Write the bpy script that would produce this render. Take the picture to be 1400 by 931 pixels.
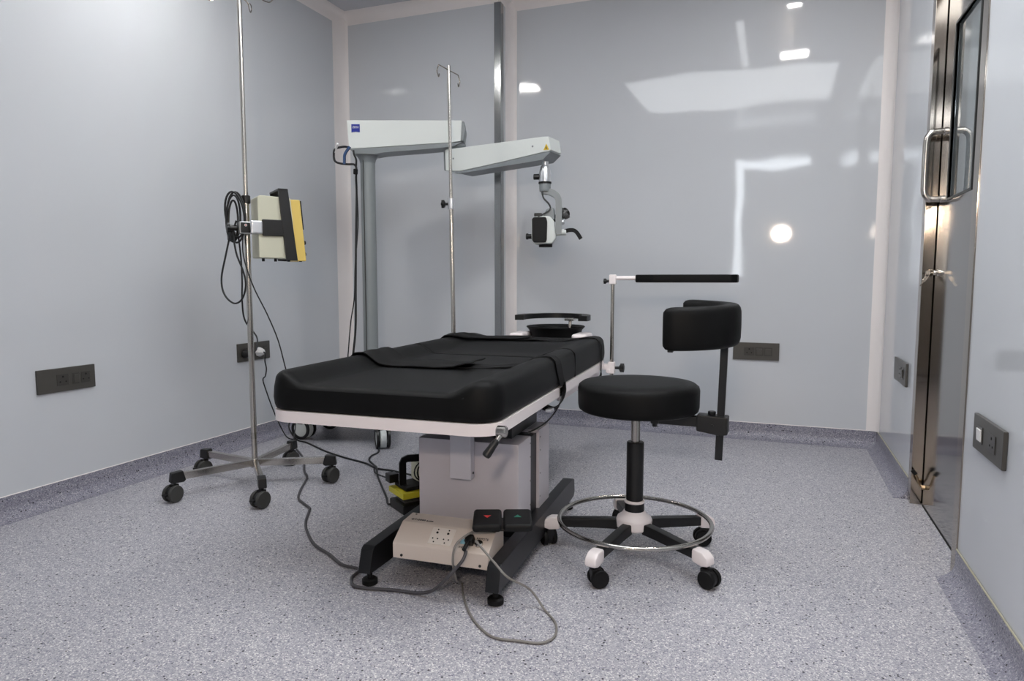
import bpy, bmesh, math, random
from mathutils import Vector, Matrix, Euler
R = math.radians
PI = math.pi
rnd = random.Random(7)
for o in list(bpy.data.objects):
    bpy.data.objects.remove(o)
SC = bpy.context.scene
COL = SC.collection

# ------------------------------------------------------------------ camera
cd = bpy.data.cameras.new('camera'); cam = bpy.data.objects.new('camera', cd); COL.objects.link(cam)
cd.sensor_width = 36; cd.lens = 936.5 / 1400 * 36; cd.clip_start = 0.02
YAW, PIT = 0.3646, 0.0902
cam.location = (0, 0, 0.9)
cam.rotation_euler = (PI / 2 - PIT, 0, YAW)
SC.camera = cam

# ------------------------------------------------------------------ world, exposure
w = bpy.data.worlds.new('world'); SC.world = w; w.use_nodes = True
w.node_tree.nodes['Background'].inputs[0].default_value = (0.75, 0.8, 0.9, 1)
w.node_tree.nodes['Background'].inputs[1].default_value = 0.35
SC.view_settings.view_transform = 'Standard'
SC.view_settings.look = 'None'
SC.view_settings.gamma = 1
SC.view_settings.use_curve_mapping = False
SC.view_settings.exposure = 0.17

LED_POWER = 95.0        # radiance of the small square ceiling lights
PANEL_POWER = 4.5      # radiance of the wide diffuser panels
LAMP_POWER = 260.0       # warm work lamp behind the camera

# ------------------------------------------------------------------ materials
def s2l(c):
    return tuple(((v / 255) / 12.92 if v / 255 <= 0.04045 else ((v / 255 + 0.055) / 1.055) ** 2.4) for v in c)
def mat(name, rgb, rough=0.5, metal=0.0, spec=0.5, coat=0.0, bump=0.0, bscale=400, emit=0, trans=0.0, var=0.0, vscale=6, aniso=None):
    m = bpy.data.materials.new(name); m.use_nodes = True
    nt = m.node_tree; b = nt.nodes['Principled BSDF']
    col = tuple(rgb) + (1,)
    b.inputs['Base Color'].default_value = col
    b.inputs['Roughness'].default_value = rough
    b.inputs['Metallic'].default_value = metal
    b.inputs['Specular IOR Level'].default_value = spec
    b.inputs['Coat Weight'].default_value = coat
    b.inputs['Transmission Weight'].default_value = trans
    tc = nt.nodes.new('ShaderNodeTexCoord')
    if emit:
        b.inputs['Emission Color'].default_value = col
        b.inputs['Emission Strength'].default_value = emit
    n = nt.nodes.new('ShaderNodeTexNoise'); n.inputs['Scale'].default_value = vscale; n.inputs['Detail'].default_value = 3
    nt.links.new(tc.outputs['Object'], n.inputs['Vector'])
    mix = nt.nodes.new('ShaderNodeMix'); mix.data_type = 'RGBA'
    v = max(var, 0.02)
    mix.inputs[6].default_value = tuple(c * (1 - v) for c in rgb) + (1,)
    mix.inputs[7].default_value = tuple(min(1, c * (1 + v)) for c in rgb) + (1,)
    nt.links.new(n.outputs['Fac'], mix.inputs[0]); nt.links.new(mix.outputs[2], b.inputs['Base Color'])
    if bump:
        n2 = nt.nodes.new('ShaderNodeTexNoise'); n2.inputs['Scale'].default_value = bscale; n2.inputs['Detail'].default_value = 2
        nt.links.new(tc.outputs['Object'], n2.inputs['Vector'])
        bp = nt.nodes.new('ShaderNodeBump'); bp.inputs['Strength'].default_value = bump; bp.inputs['Distance'].default_value = 0.002
        nt.links.new(n2.outputs['Fac'], bp.inputs['Height']); nt.links.new(bp.outputs[0], b.inputs['Normal'])
    return m

def brushed(name, rgb, rough=0.25, axis='z'):
    m = bpy.data.materials.new(name); m.use_nodes = True
    nt = m.node_tree; b = nt.nodes['Principled BSDF']
    b.inputs['Metallic'].default_value = 1; b.inputs['Base Color'].default_value = tuple(rgb) + (1,)
    tc = nt.nodes.new('ShaderNodeTexCoord'); mp = nt.nodes.new('ShaderNodeMapping')
    mp.inputs['Scale'].default_value = (60, 60, 1.2) if axis == 'z' else (1.2, 60, 60)
    n = nt.nodes.new('ShaderNodeTexNoise'); n.inputs['Scale'].default_value = 4; n.inputs['Detail'].default_value = 4
    nt.links.new(tc.outputs['Object'], mp.inputs[0]); nt.links.new(mp.outputs[0], n.inputs['Vector'])
    mr = nt.nodes.new('ShaderNodeMapRange'); mr.inputs['To Min'].default_value = rough * 0.75; mr.inputs['To Max'].default_value = rough * 1.3
    nt.links.new(n.outputs['Fac'], mr.inputs['Value']); nt.links.new(mr.outputs[0], b.inputs['Roughness'])
    return m

def speckle(name, k=1.0, kb=1.0):
    m = bpy.data.materials.new(name); m.use_nodes = True
    nt = m.node_tree; b = nt.nodes['Principled BSDF']
    tc = nt.nodes.new('ShaderNodeTexCoord')
    def vor(scale, stops):
        v = nt.nodes.new('ShaderNodeTexVoronoi'); v.inputs['Scale'].default_value = scale
        nt.links.new(tc.outputs['Object'], v.inputs['Vector'])
        sp = nt.nodes.new('ShaderNodeSeparateColor'); nt.links.new(v.outputs['Color'], sp.inputs[0])
        r = nt.nodes.new('ShaderNodeValToRGB'); r.color_ramp.interpolation = 'CONSTANT'
        el = r.color_ramp.elements
        while len(el) > 1: el.remove(el[-1])
        el[0].position = 0; el[0].color = stops[0][1]
        for p, c in stops[1:]:
            e = el.new(p); e.color = c
        nt.links.new(sp.outputs[0], r.inputs[0])
        return r, sp
    g = lambda r_, g_, b_: s2l((r_ * k, g_ * k, min(255, b_ * k * kb))) + (1,)
    base, _ = vor(320, [(0, g(212, 210, 212)), (.12, g(176, 175, 183)), (.36, g(161, 160, 170)), (.66, g(148, 147, 159)), (.88, g(126, 125, 141)), (.97, g(98, 97, 116))])
    dark, sp = vor(150, [(0, (0, 0, 0, 1)), (.03, (0, 0, 0, 1)), (.9, (0, 0, 0, 1))])
    v = nt.nodes.new('ShaderNodeTexVoronoi'); v.inputs['Scale'].default_value = 120
    nt.links.new(tc.outputs['Object'], v.inputs['Vector'])
    sp2 = nt.nodes.new('ShaderNodeSeparateColor'); nt.links.new(v.outputs['Color'], sp2.inputs[0])
    gt = nt.nodes.new('ShaderNodeMath'); gt.operation = 'GREATER_THAN'; gt.inputs[1].default_value = 0.945
    nt.links.new(sp2.outputs[0], gt.inputs[0])
    lt = nt.nodes.new('ShaderNodeMath'); lt.operation = 'LESS_THAN'; lt.inputs[1].default_value = 0.36
    nt.links.new(v.outputs['Distance'], lt.inputs[0])
    mu = nt.nodes.new('ShaderNodeMath'); mu.operation = 'MULTIPLY'
    nt.links.new(gt.outputs[0], mu.inputs[0]); nt.links.new(lt.outputs[0], mu.inputs[1])
    mix = nt.nodes.new('ShaderNodeMix'); mix.data_type = 'RGBA'
    nt.links.new(mu.outputs[0], mix.inputs[0]); nt.links.new(base.outputs[0], mix.inputs[6])
    mix.inputs[7].default_value = g(30, 30, 42)
    nt.links.new(mix.outputs[2], b.inputs['Base Color'])
    b.inputs['Roughness'].default_value = 0.42; b.inputs['Specular IOR Level'].default_value = 0.45
    n2 = nt.nodes.new('ShaderNodeTexNoise'); n2.inputs['Scale'].default_value = 300
    nt.links.new(tc.outputs['Object'], n2.inputs['Vector'])
    bp = nt.nodes.new('ShaderNodeBump'); bp.inputs['Strength'].default_value = .25; bp.inputs['Distance'].default_value = 0.001
    nt.links.new(n2.outputs['Fac'], bp.inputs['Height']); nt.links.new(bp.outputs[0], b.inputs['Normal'])
    return m

def wallmat(name, rgb, rough=0.05):
    m = mat(name, rgb, rough, spec=0.5, var=0.012, vscale=1.3)
    nt = m.node_tree; b = nt.nodes['Principled BSDF']
    tc = [n for n in nt.nodes if n.type == 'TEX_COORD'][0]
    n2 = nt.nodes.new('ShaderNodeTexNoise'); n2.inputs['Scale'].default_value = 2.2; n2.inputs['Detail'].default_value = 1.5
    nt.links.new(tc.outputs['Object'], n2.inputs['Vector'])
    bp = nt.nodes.new('ShaderNodeBump'); bp.inputs['Strength'].default_value = 0.35; bp.inputs['Distance'].default_value = 0.008
    nt.links.new(n2.outputs['Fac'], bp.inputs['Height']); nt.links.new(bp.outputs[0], b.inputs['Normal'])
    return m

M = {}
M['wall'] = wallmat('glossy_wall_panel', s2l((201, 204.5, 209.5)))
M['ceiling'] = wallmat('ceiling_panel', s2l((196, 199, 206)), 0.15)
M['cove'] = mat('white_cove', s2l((234, 229, 228)), 0.45)
M['floor'] = speckle('speckled_vinyl', 1.035, 0.985)
M['skirt_shaded'] = speckle('speckled_vinyl_shaded', 0.84, 1.03)  # same vinyl as the floor, with the skirting's shade put into its colour
M['sealant'] = mat('sealant', s2l((172, 168, 146)), 0.5, var=.15, vscale=30)
M['steel'] = brushed('brushed_steel', (0.36, 0.32, 0.28), 0.1)
M['steel_door'] = brushed('door_steel', (0.30, 0.29, 0.28), 0.10)
M['guard'] = brushed('guard_steel', (0.34, 0.35, 0.35), 0.14)
M['chrome'] = mat('chrome', (0.44, 0.42, 0.39), 0.16, metal=1)
M['pole'] = brushed('pole_steel', (0.56, 0.53, 0.49), 0.2)
M['nickel'] = mat('satin_nickel', (0.6, 0.56, 0.5), 0.22, metal=1)
M['brass'] = mat('dull_brass', (0.36, 0.26, 0.16), 0.3, metal=1)
M['alu'] = mat('silver_alloy', (0.72, 0.73, 0.75), 0.28, metal=0.9)
M['leather'] = mat('black_upholstery', s2l((14, 14.5, 15)), 0.5, spec=0.14, bump=0.25, bscale=900)
M['strap'] = mat('black_strap_fabric', s2l((18, 18, 19)), 0.75, spec=0.2, bump=0.4, bscale=700)
M['black'] = mat('black_plastic', s2l((13, 13, 14)), 0.42)
M['blackp'] = mat('black_painted_metal', s2l((21, 22, 25)), 0.38, spec=0.4)
M['rubber'] = mat('black_rubber', s2l((12, 12, 13)), 0.6, spec=.3)
M['tyre'] = mat('grey_tyre', s2l((56, 56, 54)), 0.6)
M['white'] = mat('white_painted_metal', s2l((238, 230, 230)), 0.32)
M['cream'] = mat('cream_plastic', s2l((206, 205, 184)), 0.5, bump=.2, bscale=500)
M['creamdark'] = mat('khaki_plastic', s2l((166, 170, 148)), 0.5)
M['yellow'] = mat('yellow_plastic', s2l((226, 196, 104)), 0.45)
M['yellow2'] = mat('bright_yellow', s2l((206, 196, 52)), 0.45)
M['greypaint'] = mat('grey_powder_coat', s2l((197, 192, 198)), 0.38, bump=.15, bscale=600)
M['greystrip'] = mat('grey_bracket_paint', s2l((196, 194, 202)), 0.35)
M['scope'] = mat('pale_green_grey', s2l((208, 213, 211)), 0.42)
M['scopegrey'] = mat('scope_grey', s2l((124, 130, 133)), 0.38)
M['column'] = mat('column_grey', s2l((130, 136, 138)), 0.35)
M['beige'] = mat('beige_housing', s2l((208, 196, 186)), 0.45)
M['offwhite'] = mat('off_white_plate', s2l((222, 214, 206)), 0.4)
M['plate'] = mat('charcoal_plate', s2l((72, 70, 66)), 0.35)
M['module'] = mat('charcoal_module', s2l((60, 58, 55)), 0.3)
M['hole'] = mat('dark_hole', (0.006, 0.006, 0.006), 0.8)
M['ink'] = mat('black_ink', (0.02, 0.02, 0.035), 0.6)
M['blue'] = mat('logo_blue', s2l((24, 40, 140)), 0.4)
M['cyan'] = mat('label_cyan', s2l((150, 200, 212)), 0.5)
M['red'] = mat('red_mark', s2l((196, 44, 40)), 0.5)
M['green'] = mat('green_mark', s2l((30, 110, 90)), 0.5)
M['bluestrap'] = mat('blue_strap', s2l((30, 62, 104)), 0.6)
M['warn'] = mat('warning_yellow', s2l((214, 178, 30)), 0.5)
M['cable'] = mat('black_cable', s2l((12, 13, 16)), 0.45)
M['greycable'] = mat('grey_cable', s2l((128, 124, 120)), 0.5)
M['darkcable'] = mat('dark_grey_cable', s2l((70, 68, 72)), 0.5)
M['paper'] = mat('white_label', s2l((225, 225, 225)), 0.5)
M['clear'] = mat('clear_plastic', (0.9, 0.92, 0.92), 0.1, trans=0.9)
M['glass'] = mat('door_glass', s2l((188, 196, 196)), 0.03, trans=0.92)
M['gasket'] = mat('dark_gasket', s2l((44, 46, 46)), 0.4)
M['doorgrey'] = mat('grey_door_laminate', s2l((176, 168, 160)), 0.4)
M['corridor'] = mat('corridor_paint', s2l((120, 122, 122)), 0.6)
M['led'] = mat('led_diffuser', (1.0, 0.98, 0.95), 0.5, emit=LED_POWER)
M['panel'] = mat('panel_diffuser', (0.93, 0.97, 1.0), 0.5, emit=PANEL_POWER)
M['lamp'] = mat('lamp_lens', (1.0, 0.82, 0.66), 0.5, emit=LAMP_POWER)
M['gap_glow'] = mat('gap_glow_panel', (0.9, 0.95, 1.0), 0.5, emit=9)  # emission for the panel added behind the door gap

# ------------------------------------------------------------------ mesh helpers
def obj(name, bm, m, parent=None, sharp=0.6, smooth=True):
    bmesh.ops.recalc_face_normals(bm, faces=bm.faces)
    if smooth:
        for f in bm.faces: f.smooth = True
        for e in bm.edges:
            if len(e.link_faces) == 2 and e.calc_face_angle(0) > sharp: e.smooth = False
    me = bpy.data.meshes.new(name); bm.to_mesh(me); bm.free()
    me.materials.append(M[m] if isinstance(m, str) else m)
    o = bpy.data.objects.new(name, me); COL.objects.link(o)
    if parent: o.parent = parent
    if smooth and sharp < 1:
        wn = o.modifiers.new('weighted_normal', 'WEIGHTED_NORMAL'); wn.keep_sharp = True
    return o
def thing(name, label, cat, loc=(0, 0, 0), rotz=0, group=None):
    o = bpy.data.objects.new(name, None); COL.objects.link(o)
    o.empty_display_size = 0.05
    o.location = loc; o.rotation_euler = (0, 0, rotz); o['label'] = label; o['category'] = cat
    if group: o['group'] = group
    return o
def tag(o, label, cat, group=None):
    o['label'] = label; o['category'] = cat
    if group: o['group'] = group
    return o
def struct(name, bm, m, parent=None, **k):
    o = obj(name, bm, m, parent, **k)
    if not parent: o['kind'] = 'structure'
    return o
def BM(): return bmesh.new()
def T(x=0, y=0, z=0, rx=0, ry=0, rz=0):
    return Matrix.Translation((x, y, z)) @ Euler((rx, ry, rz)).to_matrix().to_4x4()
def box(bm, lo, hi, bev=0.0, seg=2, mx=None):
    lo = Vector(lo); hi = Vector(hi)
    g = bmesh.ops.create_cube(bm, size=1)
    vs = g['verts']; c = (lo + hi) / 2; s = hi - lo
    for v in vs: v.co = Vector((v.co.x * s.x, v.co.y * s.y, v.co.z * s.z)) + c
    if bev:
        es = list({e for v in vs for e in v.link_edges})
        r = bmesh.ops.bevel(bm, geom=es, offset=min(bev, min(abs(x) for x in s) * 0.49), segments=seg, profile=0.5, affect='EDGES')
        vs = list({v for f in r['faces'] for v in f.verts} | {v for v in vs if v.is_valid})
    if mx is not None:
        for v in vs: v.co = mx @ v.co
    return bm
def lathe(bm, prof, seg=32, mx=None, cap=True):
    rings = []
    for r, z in prof:
        ring = []
        for k in range(seg):
            a = 2 * PI * k / seg
            p = Vector((r * math.cos(a), r * math.sin(a), z))
            ring.append(bm.verts.new(mx @ p if mx is not None else p))
        rings.append(ring)
    for a, b in zip(rings, rings[1:]):
        for k in range(seg):
            bm.faces.new((a[k], a[(k + 1) % seg], b[(k + 1) % seg], b[k]))
    if cap:
        bm.faces.new(list(reversed(rings[0]))); bm.faces.new(rings[-1])
    return bm
def aim(p0, p1):
    p0 = Vector(p0); d = Vector(p1) - p0
    return Matrix.Translation(p0) @ d.to_track_quat('Z', 'Y').to_matrix().to_4x4(), d.length
def cyl(bm, p0, p1, r, r1=None, seg=20, bev=0.0):
    mx, L = aim(p0, p1); r1 = r if r1 is None else r1
    if bev: prof = [(r - bev, 0), (r, bev), (r1, L - bev), (r1 - bev, L)]
    else: prof = [(r, 0), (r1, L)]
    return lathe(bm, prof, seg, mx)
def smoothpath(pts, n=8):
    P = [Vector(p) for p in pts]
    if len(P) < 3: return P
    out = []
    for i in range(len(P) - 1):
        p0 = P[max(i - 1, 0)]; p1 = P[i]; p2 = P[i + 1]; p3 = P[min(i + 2, len(P) - 1)]
        for k in range(n):
            t = k / n
            out.append(0.5 * ((2 * p1) + (p2 - p0) * t + (2 * p0 - 5 * p1 + 4 * p2 - p3) * t * t + (3 * p1 - p0 - 3 * p2 + p3) * t ** 3))
    out.append(P[-1]); return out
def tube(bm, pts, r, seg=8, smooth=6, rect=None, closed=False):
    P = smoothpath(pts, smooth) if smooth else [Vector(p) for p in pts]
    up = Vector((0, 0, 1)); rings = []; N = None
    n = len(P)
    for i, p in enumerate(P):
        if closed: d = P[(i + 1) % n] - P[i - 1]
        else: d = P[min(i + 1, n - 1)] - P[max(i - 1, 0)]
        if d.length < 1e-9: d = Vector((0, 0, 1))
        d.normalize()
        if N is None:
            N = d.cross(up)
            if N.length < 1e-3: N = d.cross(Vector((0, 1, 0)))
        N = (N - d * N.dot(d))
        if N.length < 1e-6: N = d.orthogonal()
        N.normalize(); B = d.cross(N)
        if rect:
            a, b = rect
            offs = [N * a + B * b, -N * a + B * b, -N * a - B * b, N * a - B * b]
            rings.append([bm.verts.new(p + o_) for o_ in offs])
        else:
            rings.append([bm.verts.new(p + (N * math.cos(2 * PI * k / seg) + B * math.sin(2 * PI * k / seg)) * r) for k in range(seg)])
    s = len(rings[0])
    pairs = list(zip(rings, rings[1:])) + ([(rings[-1], rings[0])] if closed else [])
    for a, b in pairs:
        for k in range(s): bm.faces.new((a[k], a[(k + 1) % s], b[(k + 1) % s], b[k]))
    if not closed:
        bm.faces.new(list(reversed(rings[0]))); bm.faces.new(rings[-1])
    return bm
def prism(bm, poly, a, b, plane='xz', bev=0.0, mx=None):
    """closed polygon extruded between a and b along the remaining axis"""
    def P3(p, t):
        if plane == 'xz': return Vector((p[0], t, p[1]))
        if plane == 'yz': return Vector((t, p[0], p[1]))
        return Vector((p[0], p[1], t))
    v0 = [bm.verts.new(P3(p, a)) for p in poly]; v1 = [bm.verts.new(P3(p, b)) for p in poly]
    n = len(poly); fs = [bm.faces.new(v0), bm.faces.new(list(reversed(v1)))]
    for k in range(n): fs.append(bm.faces.new((v0[(k + 1) % n], v0[k], v1[k], v1[(k + 1) % n])))
    vs = v0 + v1
    if bev:
        es = list({e for f in fs for e in f.edges})
        bmesh.ops.recalc_face_normals(bm, faces=fs)
        r = bmesh.ops.bevel(bm, geom=es, offset=bev, segments=2, profile=0.5, affect='EDGES')
        vs = list({v for f in r['faces'] for v in f.verts} | {v for v in vs if v.is_valid})
    if mx is not None:
        for v in vs: v.co = mx @ v.co
    return bm
def text(name, body, size, m, parent, mx, align='CENTER', depth=0.0004):
    cu = bpy.data.curves.new(name, 'FONT'); cu.body = body; cu.size = size; cu.extrude = depth
    cu.align_x = align; cu.align_y = 'CENTER'; cu.resolution_u = 2
    tmp = bpy.data.objects.new(name + '_tmp', cu); COL.objects.link(tmp)
    dg = bpy.context.evaluated_depsgraph_get(); dg.update()
    me = bpy.data.meshes.new_from_object(tmp.evaluated_get(dg))
    bpy.data.objects.remove(tmp); bpy.data.curves.remove(cu)
    me.name = name; me.materials.clear(); me.materials.append(M[m])
    for v in me.vertices: v.co = mx @ v.co
    o = bpy.data.objects.new(name, me); COL.objects.link(o); o.parent = parent
    return o

# ================================================================== ROOM
XL, XR, YB, YB2, YF, H = -2.657, 0.540, 3.890, 4.049, -1.10, 2.585
XE = -1.558                     # projecting corner of the back wall
WT = 0.12
D0, D1 = 2.337, 3.131           # door opening incl. frame (Y)
b = BM(); box(b, (XL - WT, YF - 1.3, -0.08), (XR + 1.5, YB2 + WT, 0)); struct('floor', b, 'floor')
b = BM(); box(b, (XL - WT, YF - 1.3, H), (XR + 1.5, YB2 + WT, H + 0.1)); struct('ceiling', b, 'ceiling')
b = BM(); box(b, (XL - WT, YF, 0), (XL, YB2 + WT, H)); struct('wall_left', b, 'wall')
b = BM(); prism(b, [(XL, YB), (XE, YB), (XE, YB2), (XR, YB2), (XR, YB2 + WT), (XL, YB2 + WT)], 0, H, 'xy'); struct('wall_back', b, 'wall')
b = BM(); prism(b, [(YF, 0), (D0, 0), (D0, 2.12), (D1, 2.12), (D1, 0), (YB2 + WT, 0), (YB2 + WT, H), (YF, H)], XR, XR + WT, 'yz')
struct('wall_right', b, 'wall')
b = BM(); prism(b, [(XL - WT, 0), (-0.5, 0), (-0.5, 2.4), (0.42, 2.4), (0.42, 0), (XR + WT, 0), (XR + WT, H), (XL - WT, H)], YF - WT, YF, 'xz')
struct('wall_front', b, 'wall')
b = BM(); box(b, (XR + 1.3, 1.3, 0), (XR + 1.4, 4.1, H)); struct('wall_corridor', b, 'corridor')

def cove(p0, p1, n1, n2, r1, r2, n=8):
    """concave quarter fillet along p0-p1 between planes with inward normals n1, n2; returns bmesh"""
    bm = BM(); p0 = Vector(p0); p1 = Vector(p1); n1 = Vector(n1); n2 = Vector(n2)
    prof = [Vector((0, 0, 0))]
    for k in range(n + 1):
        a = PI / 2 * k / n
        prof.append(n1 * (r1 * (1 - math.sin(a))) + n2 * (r2 * (1 - math.cos(a))))
    e = 0.002
    lips = [n1 * e * 0 + n2 * 0]
    A = [bm.verts.new(p0 + q) for q in prof]; B = [bm.verts.new(p1 + q) for q in prof]
    m_ = len(prof)
    bm.faces.new(A); bm.faces.new(list(reversed(B)))
    for k in range(m_): bm.faces.new((A[(k + 1) % m_], A[k], B[k], B[(k + 1) % m_]))
    return bm
HB = 0.09
# vertical coves (n = trims)
struct('trim_1', cove((XL, YB, HB), (XL, YB, H), (1, 0, 0), (0, -1, 0), 0.042, 0.11), 'cove')
struct('trim_2', cove((XE, YB2, HB), (XE, YB2, H), (1, 0, 0), (0, -1, 0), 0.045, 0.08), 'cove')
struct('trim_3', cove((XR, YB2, HB), (XR, YB2, H), (-1, 0, 0), (0, -1, 0), 0.057, 0.05), 'cove')
# ceiling coves
struct('trim_4', cove((XL, YF, H), (XL, YB, H), (1, 0, 0), (0, 0, -1), 0.06, 0.068), 'cove')
struct('trim_5', cove((XL, YB, H), (XE, YB, H), (0, -1, 0), (0, 0, -1), 0.06, 0.068), 'cove')
struct('trim_6', cove((XE, YB2, H), (XR, YB2, H), (0, -1, 0), (0, 0, -1), 0.06, 0.068), 'cove')
struct('trim_7', cove((XR, YF, H), (XR, YB2, H), (-1, 0, 0), (0, 0, -1), 0.06, 0.068), 'cove')
struct('trim_8', cove((XE, YB - 0.06, H), (XE, YB2, H), (1, 0, 0), (0, 0, -1), 0.05, 0.068), 'cove')

def skirting(name, p0, p1, n):
    p0 = Vector(p0); p1 = Vector(p1); n = Vector(n); r = 0.05; t = 0.005
    prof = [(0, 0), (0, HB), (t, HB)]
    for k in range(9):
        a = PI / 2 * k / 8
        prof.append((t + r * (1 - math.cos(a)), r * (1 - math.sin(a)) + 0.0006))
    prof.append((t + r, 0))
    bm = BM()
    A = [bm.verts.new(p0 + n * a + Vector((0, 0, z))) for a, z in prof]; B = [bm.verts.new(p1 + n * a + Vector((0, 0, z))) for a, z in prof]
    m_ = len(prof); bm.faces.new(A); bm.faces.new(list(reversed(B)))
    for k in range(m_): bm.faces.new((A[(k + 1) % m_], A[k], B[k], B[(k + 1) % m_]))
    o = struct(name, bm, 'skirt_shaded')
    sb = BM(); q = n * 0.003
    tube(sb, [p0 + q + Vector((0, 0, HB)), p1 + q + Vector((0, 0, HB))], 0.0026, 6, 0)
    obj('sealant_line', sb, 'sealant' if abs(n.x) > .5 and n.x < 0 else 'cove', o)
    return o
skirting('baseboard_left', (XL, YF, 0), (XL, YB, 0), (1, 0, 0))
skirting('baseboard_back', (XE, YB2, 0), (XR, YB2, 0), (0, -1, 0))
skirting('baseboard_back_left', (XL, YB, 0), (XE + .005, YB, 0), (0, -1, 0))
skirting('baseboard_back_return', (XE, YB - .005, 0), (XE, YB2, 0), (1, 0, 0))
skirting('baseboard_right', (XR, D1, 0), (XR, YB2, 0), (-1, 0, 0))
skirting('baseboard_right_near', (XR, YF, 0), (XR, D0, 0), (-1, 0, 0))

# steel corner guard on the projecting corner
cg = thing('corner_guard', 'tall polished steel corner guard on the projecting corner of the back wall', 'corner guard', (XE, YB, 0))
b = BM(); box(b, (-0.038, -0.006, HB + .01), (0.004, -0.0005, 2.52), 0.001, 1); obj('front_flange', b, 'guard', cg)
b = BM(); box(b, (0.0005, -0.0005, HB + .01), (0.004, 0.042, 2.52), 0.001, 1); obj('side_flange', b, 'guard', cg)

# ---- steel door on the right wall
LX = 0.578
dr = bpy.data.objects.new('door_1', None); COL.objects.link(dr); dr['kind'] = 'structure'; dr.location = (XR, 2.73, 0)
def dloc(p): return (p[0] - XR, p[1] - 2.73, p[2])
def dbox(name, lo, hi, m, bev=0.0015, parent=dr):
    b = BM(); box(b, dloc(lo), dloc(hi), bev); return obj(name, b, m, parent)
fr = dbox('door_frame', (XR - 0.004, D1 - 0.055, 0), (XR + WT, D1 - 0.001, 2.1185), 'steel')
b = BM(); box(b, dloc((XR - 0.004, D0 + 0.001, 0)), dloc((XR + 0.045, D0 + 0.058, 2.1185)), 0.0015); obj('frame_jamb', b, 'steel', fr)
b = BM(); box(b, dloc((XR - 0.004, D0 + .06, 2.06)), dloc((XR + WT, D1 - .057, 2.1185)), 0.0015); obj('frame_head', b, 'steel', fr)
L0, L1 = D0 + 0.03, D1 - 0.072
W0, W1, WZ0, WZ1 = 2.60, 2.925, 1.19, 1.80
b = BM()
for lo, hi in (((LX, L0, 0.006), (LX + .04, L1, WZ0)), ((LX, L0, WZ1), (LX + .04, L1, 2.056)), ((LX, L0, WZ0), (LX + .04, W0, WZ1)), ((LX, W1, WZ0), (LX + .04, L1, WZ1))):
    box(b, dloc(lo), dloc(hi))
leaf = obj('door_leaf', b, 'steel_door', dr)
dbox('door_seal', (LX + .006, L1 + .0005, .004), (LX + .03, D1 - .056, 2.058), 'hole', 0)
b = BM()
g_ = 0.008
for lo, hi in (((LX - .003, W0 - g_, WZ0 - g_), (LX + .01, W1 + g_, WZ0)), ((LX - .003, W0 - g_, WZ1), (LX + .01, W1 + g_, WZ1 + g_)), ((LX - .003, W0 - g_, WZ0), (LX + .01, W0, WZ1)), ((LX - .003, W1, WZ0), (LX + .01, W1 + g_, WZ1))):
    box(b, dloc(lo), dloc(hi))
obj('window_gasket', b, 'gasket', leaf)
b = BM(); box(b, dloc((LX + .008, W0 + .0005, WZ0 + .0005)), dloc((LX + .014, W1 - .0005, WZ1 - .0005))); obj('window_pane', b, 'glass', leaf)
dbox('threshold_seal', (LX - .002, L0, .0005), (LX + .03, L1, .0055), 'hole', 0)
# pull handle
HYc = 3.005
b = BM()
hp = [(LX, HYc, 1.445), (LX - .032, HYc, 1.445), (LX - .048, HYc, 1.440), (LX - .060, HYc, 1.42), (LX - .062, HYc, 1.37), (LX - .062, HYc, 1.27), (LX - .060, HYc, 1.222), (LX - .048, HYc, 1.201), (LX - .032, HYc, 1.196), (LX, HYc, 1.196)]
tube(b, [dloc(p) for p in hp], 0.0122, 14, 6)
hd = obj('pull_handle', b, 'pole', dr)
for zc in (1.445, 1.196):
    b = BM(); lathe(b, [(.0145, 0), (.0145, .006), (.0115, .009), (.0115, .012)], 20, Matrix.Translation(dloc((LX, HYc, zc))) @ Euler((0, -PI / 2, 0)).to_matrix().to_4x4()); obj('handle_rose', b, 'pole', hd)
# lock knob
b = BM(); lathe(b, [(.015, 0), (.015, .004), (.010, .006), (.010, .014), (.008, .017)], 20, Matrix.Translation(dloc((LX, 3.0, .922))) @ Euler((0, -PI / 2, 0)).to_matrix().to_4x4())
obj('lock_cylinder', b, 'nickel', dr)
b = BM()
cyl(b, dloc((LX, 3.03, .083)), dloc((LX - .014, 3.03, .083)), .010, .008, bev=.001)
tube(b, [dloc(p) for p in ((LX - .010, 3.03, .083), (LX - .020, 3.032, .095), (LX - .027, 3.035, .118), (LX - .034, 3.038, .133))], .0042, 10, 6)
lv = obj('floor_latch', b, 'brass', dr)
b = BM(); cyl(b, dloc((LX - .032, 3.037, .130)), dloc((LX - .045, 3.042, .146)), .0075, .008, bev=.002); obj('rubber_tip', b, 'rubber', lv)
lv['label'] = 'small brass foot latch with a black rubber tip'
# keys in the lock
ky = thing('door_key', 'key with metal tags left in the lock of the steel door', 'key', (LX - .0175, 3.0, .922))
b = BM(); box(b, (-.010, -.001, -.002), (0, .001, .002)); lathe(b, [(.008, -.001), (.008, .001)], 16, T(-.017, 0, 0, rx=PI / 2)); obj('key_bow', b, 'nickel', ky)
b = BM(); tube(b, [(-.019 + .006 * math.cos(a), .001, -.008 + .007 * math.sin(a)) for a in [2 * PI * k / 12 for k in range(12)]], .0009, 6, 0, closed=True); obj('key_ring', b, 'nickel', ky)
b = BM(); box(b, (-.006, -.001, -.020), (.006, .001, 0), .0008, 1, T(-.020, .001, -.014, ry=R(30))); box(b, (-.002, -.001, -.042), (.002, .001, -.019), 0, 1, T(-.020, .001, -.014, ry=R(30))); obj('spare_key', b, 'nickel', ky)

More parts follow.
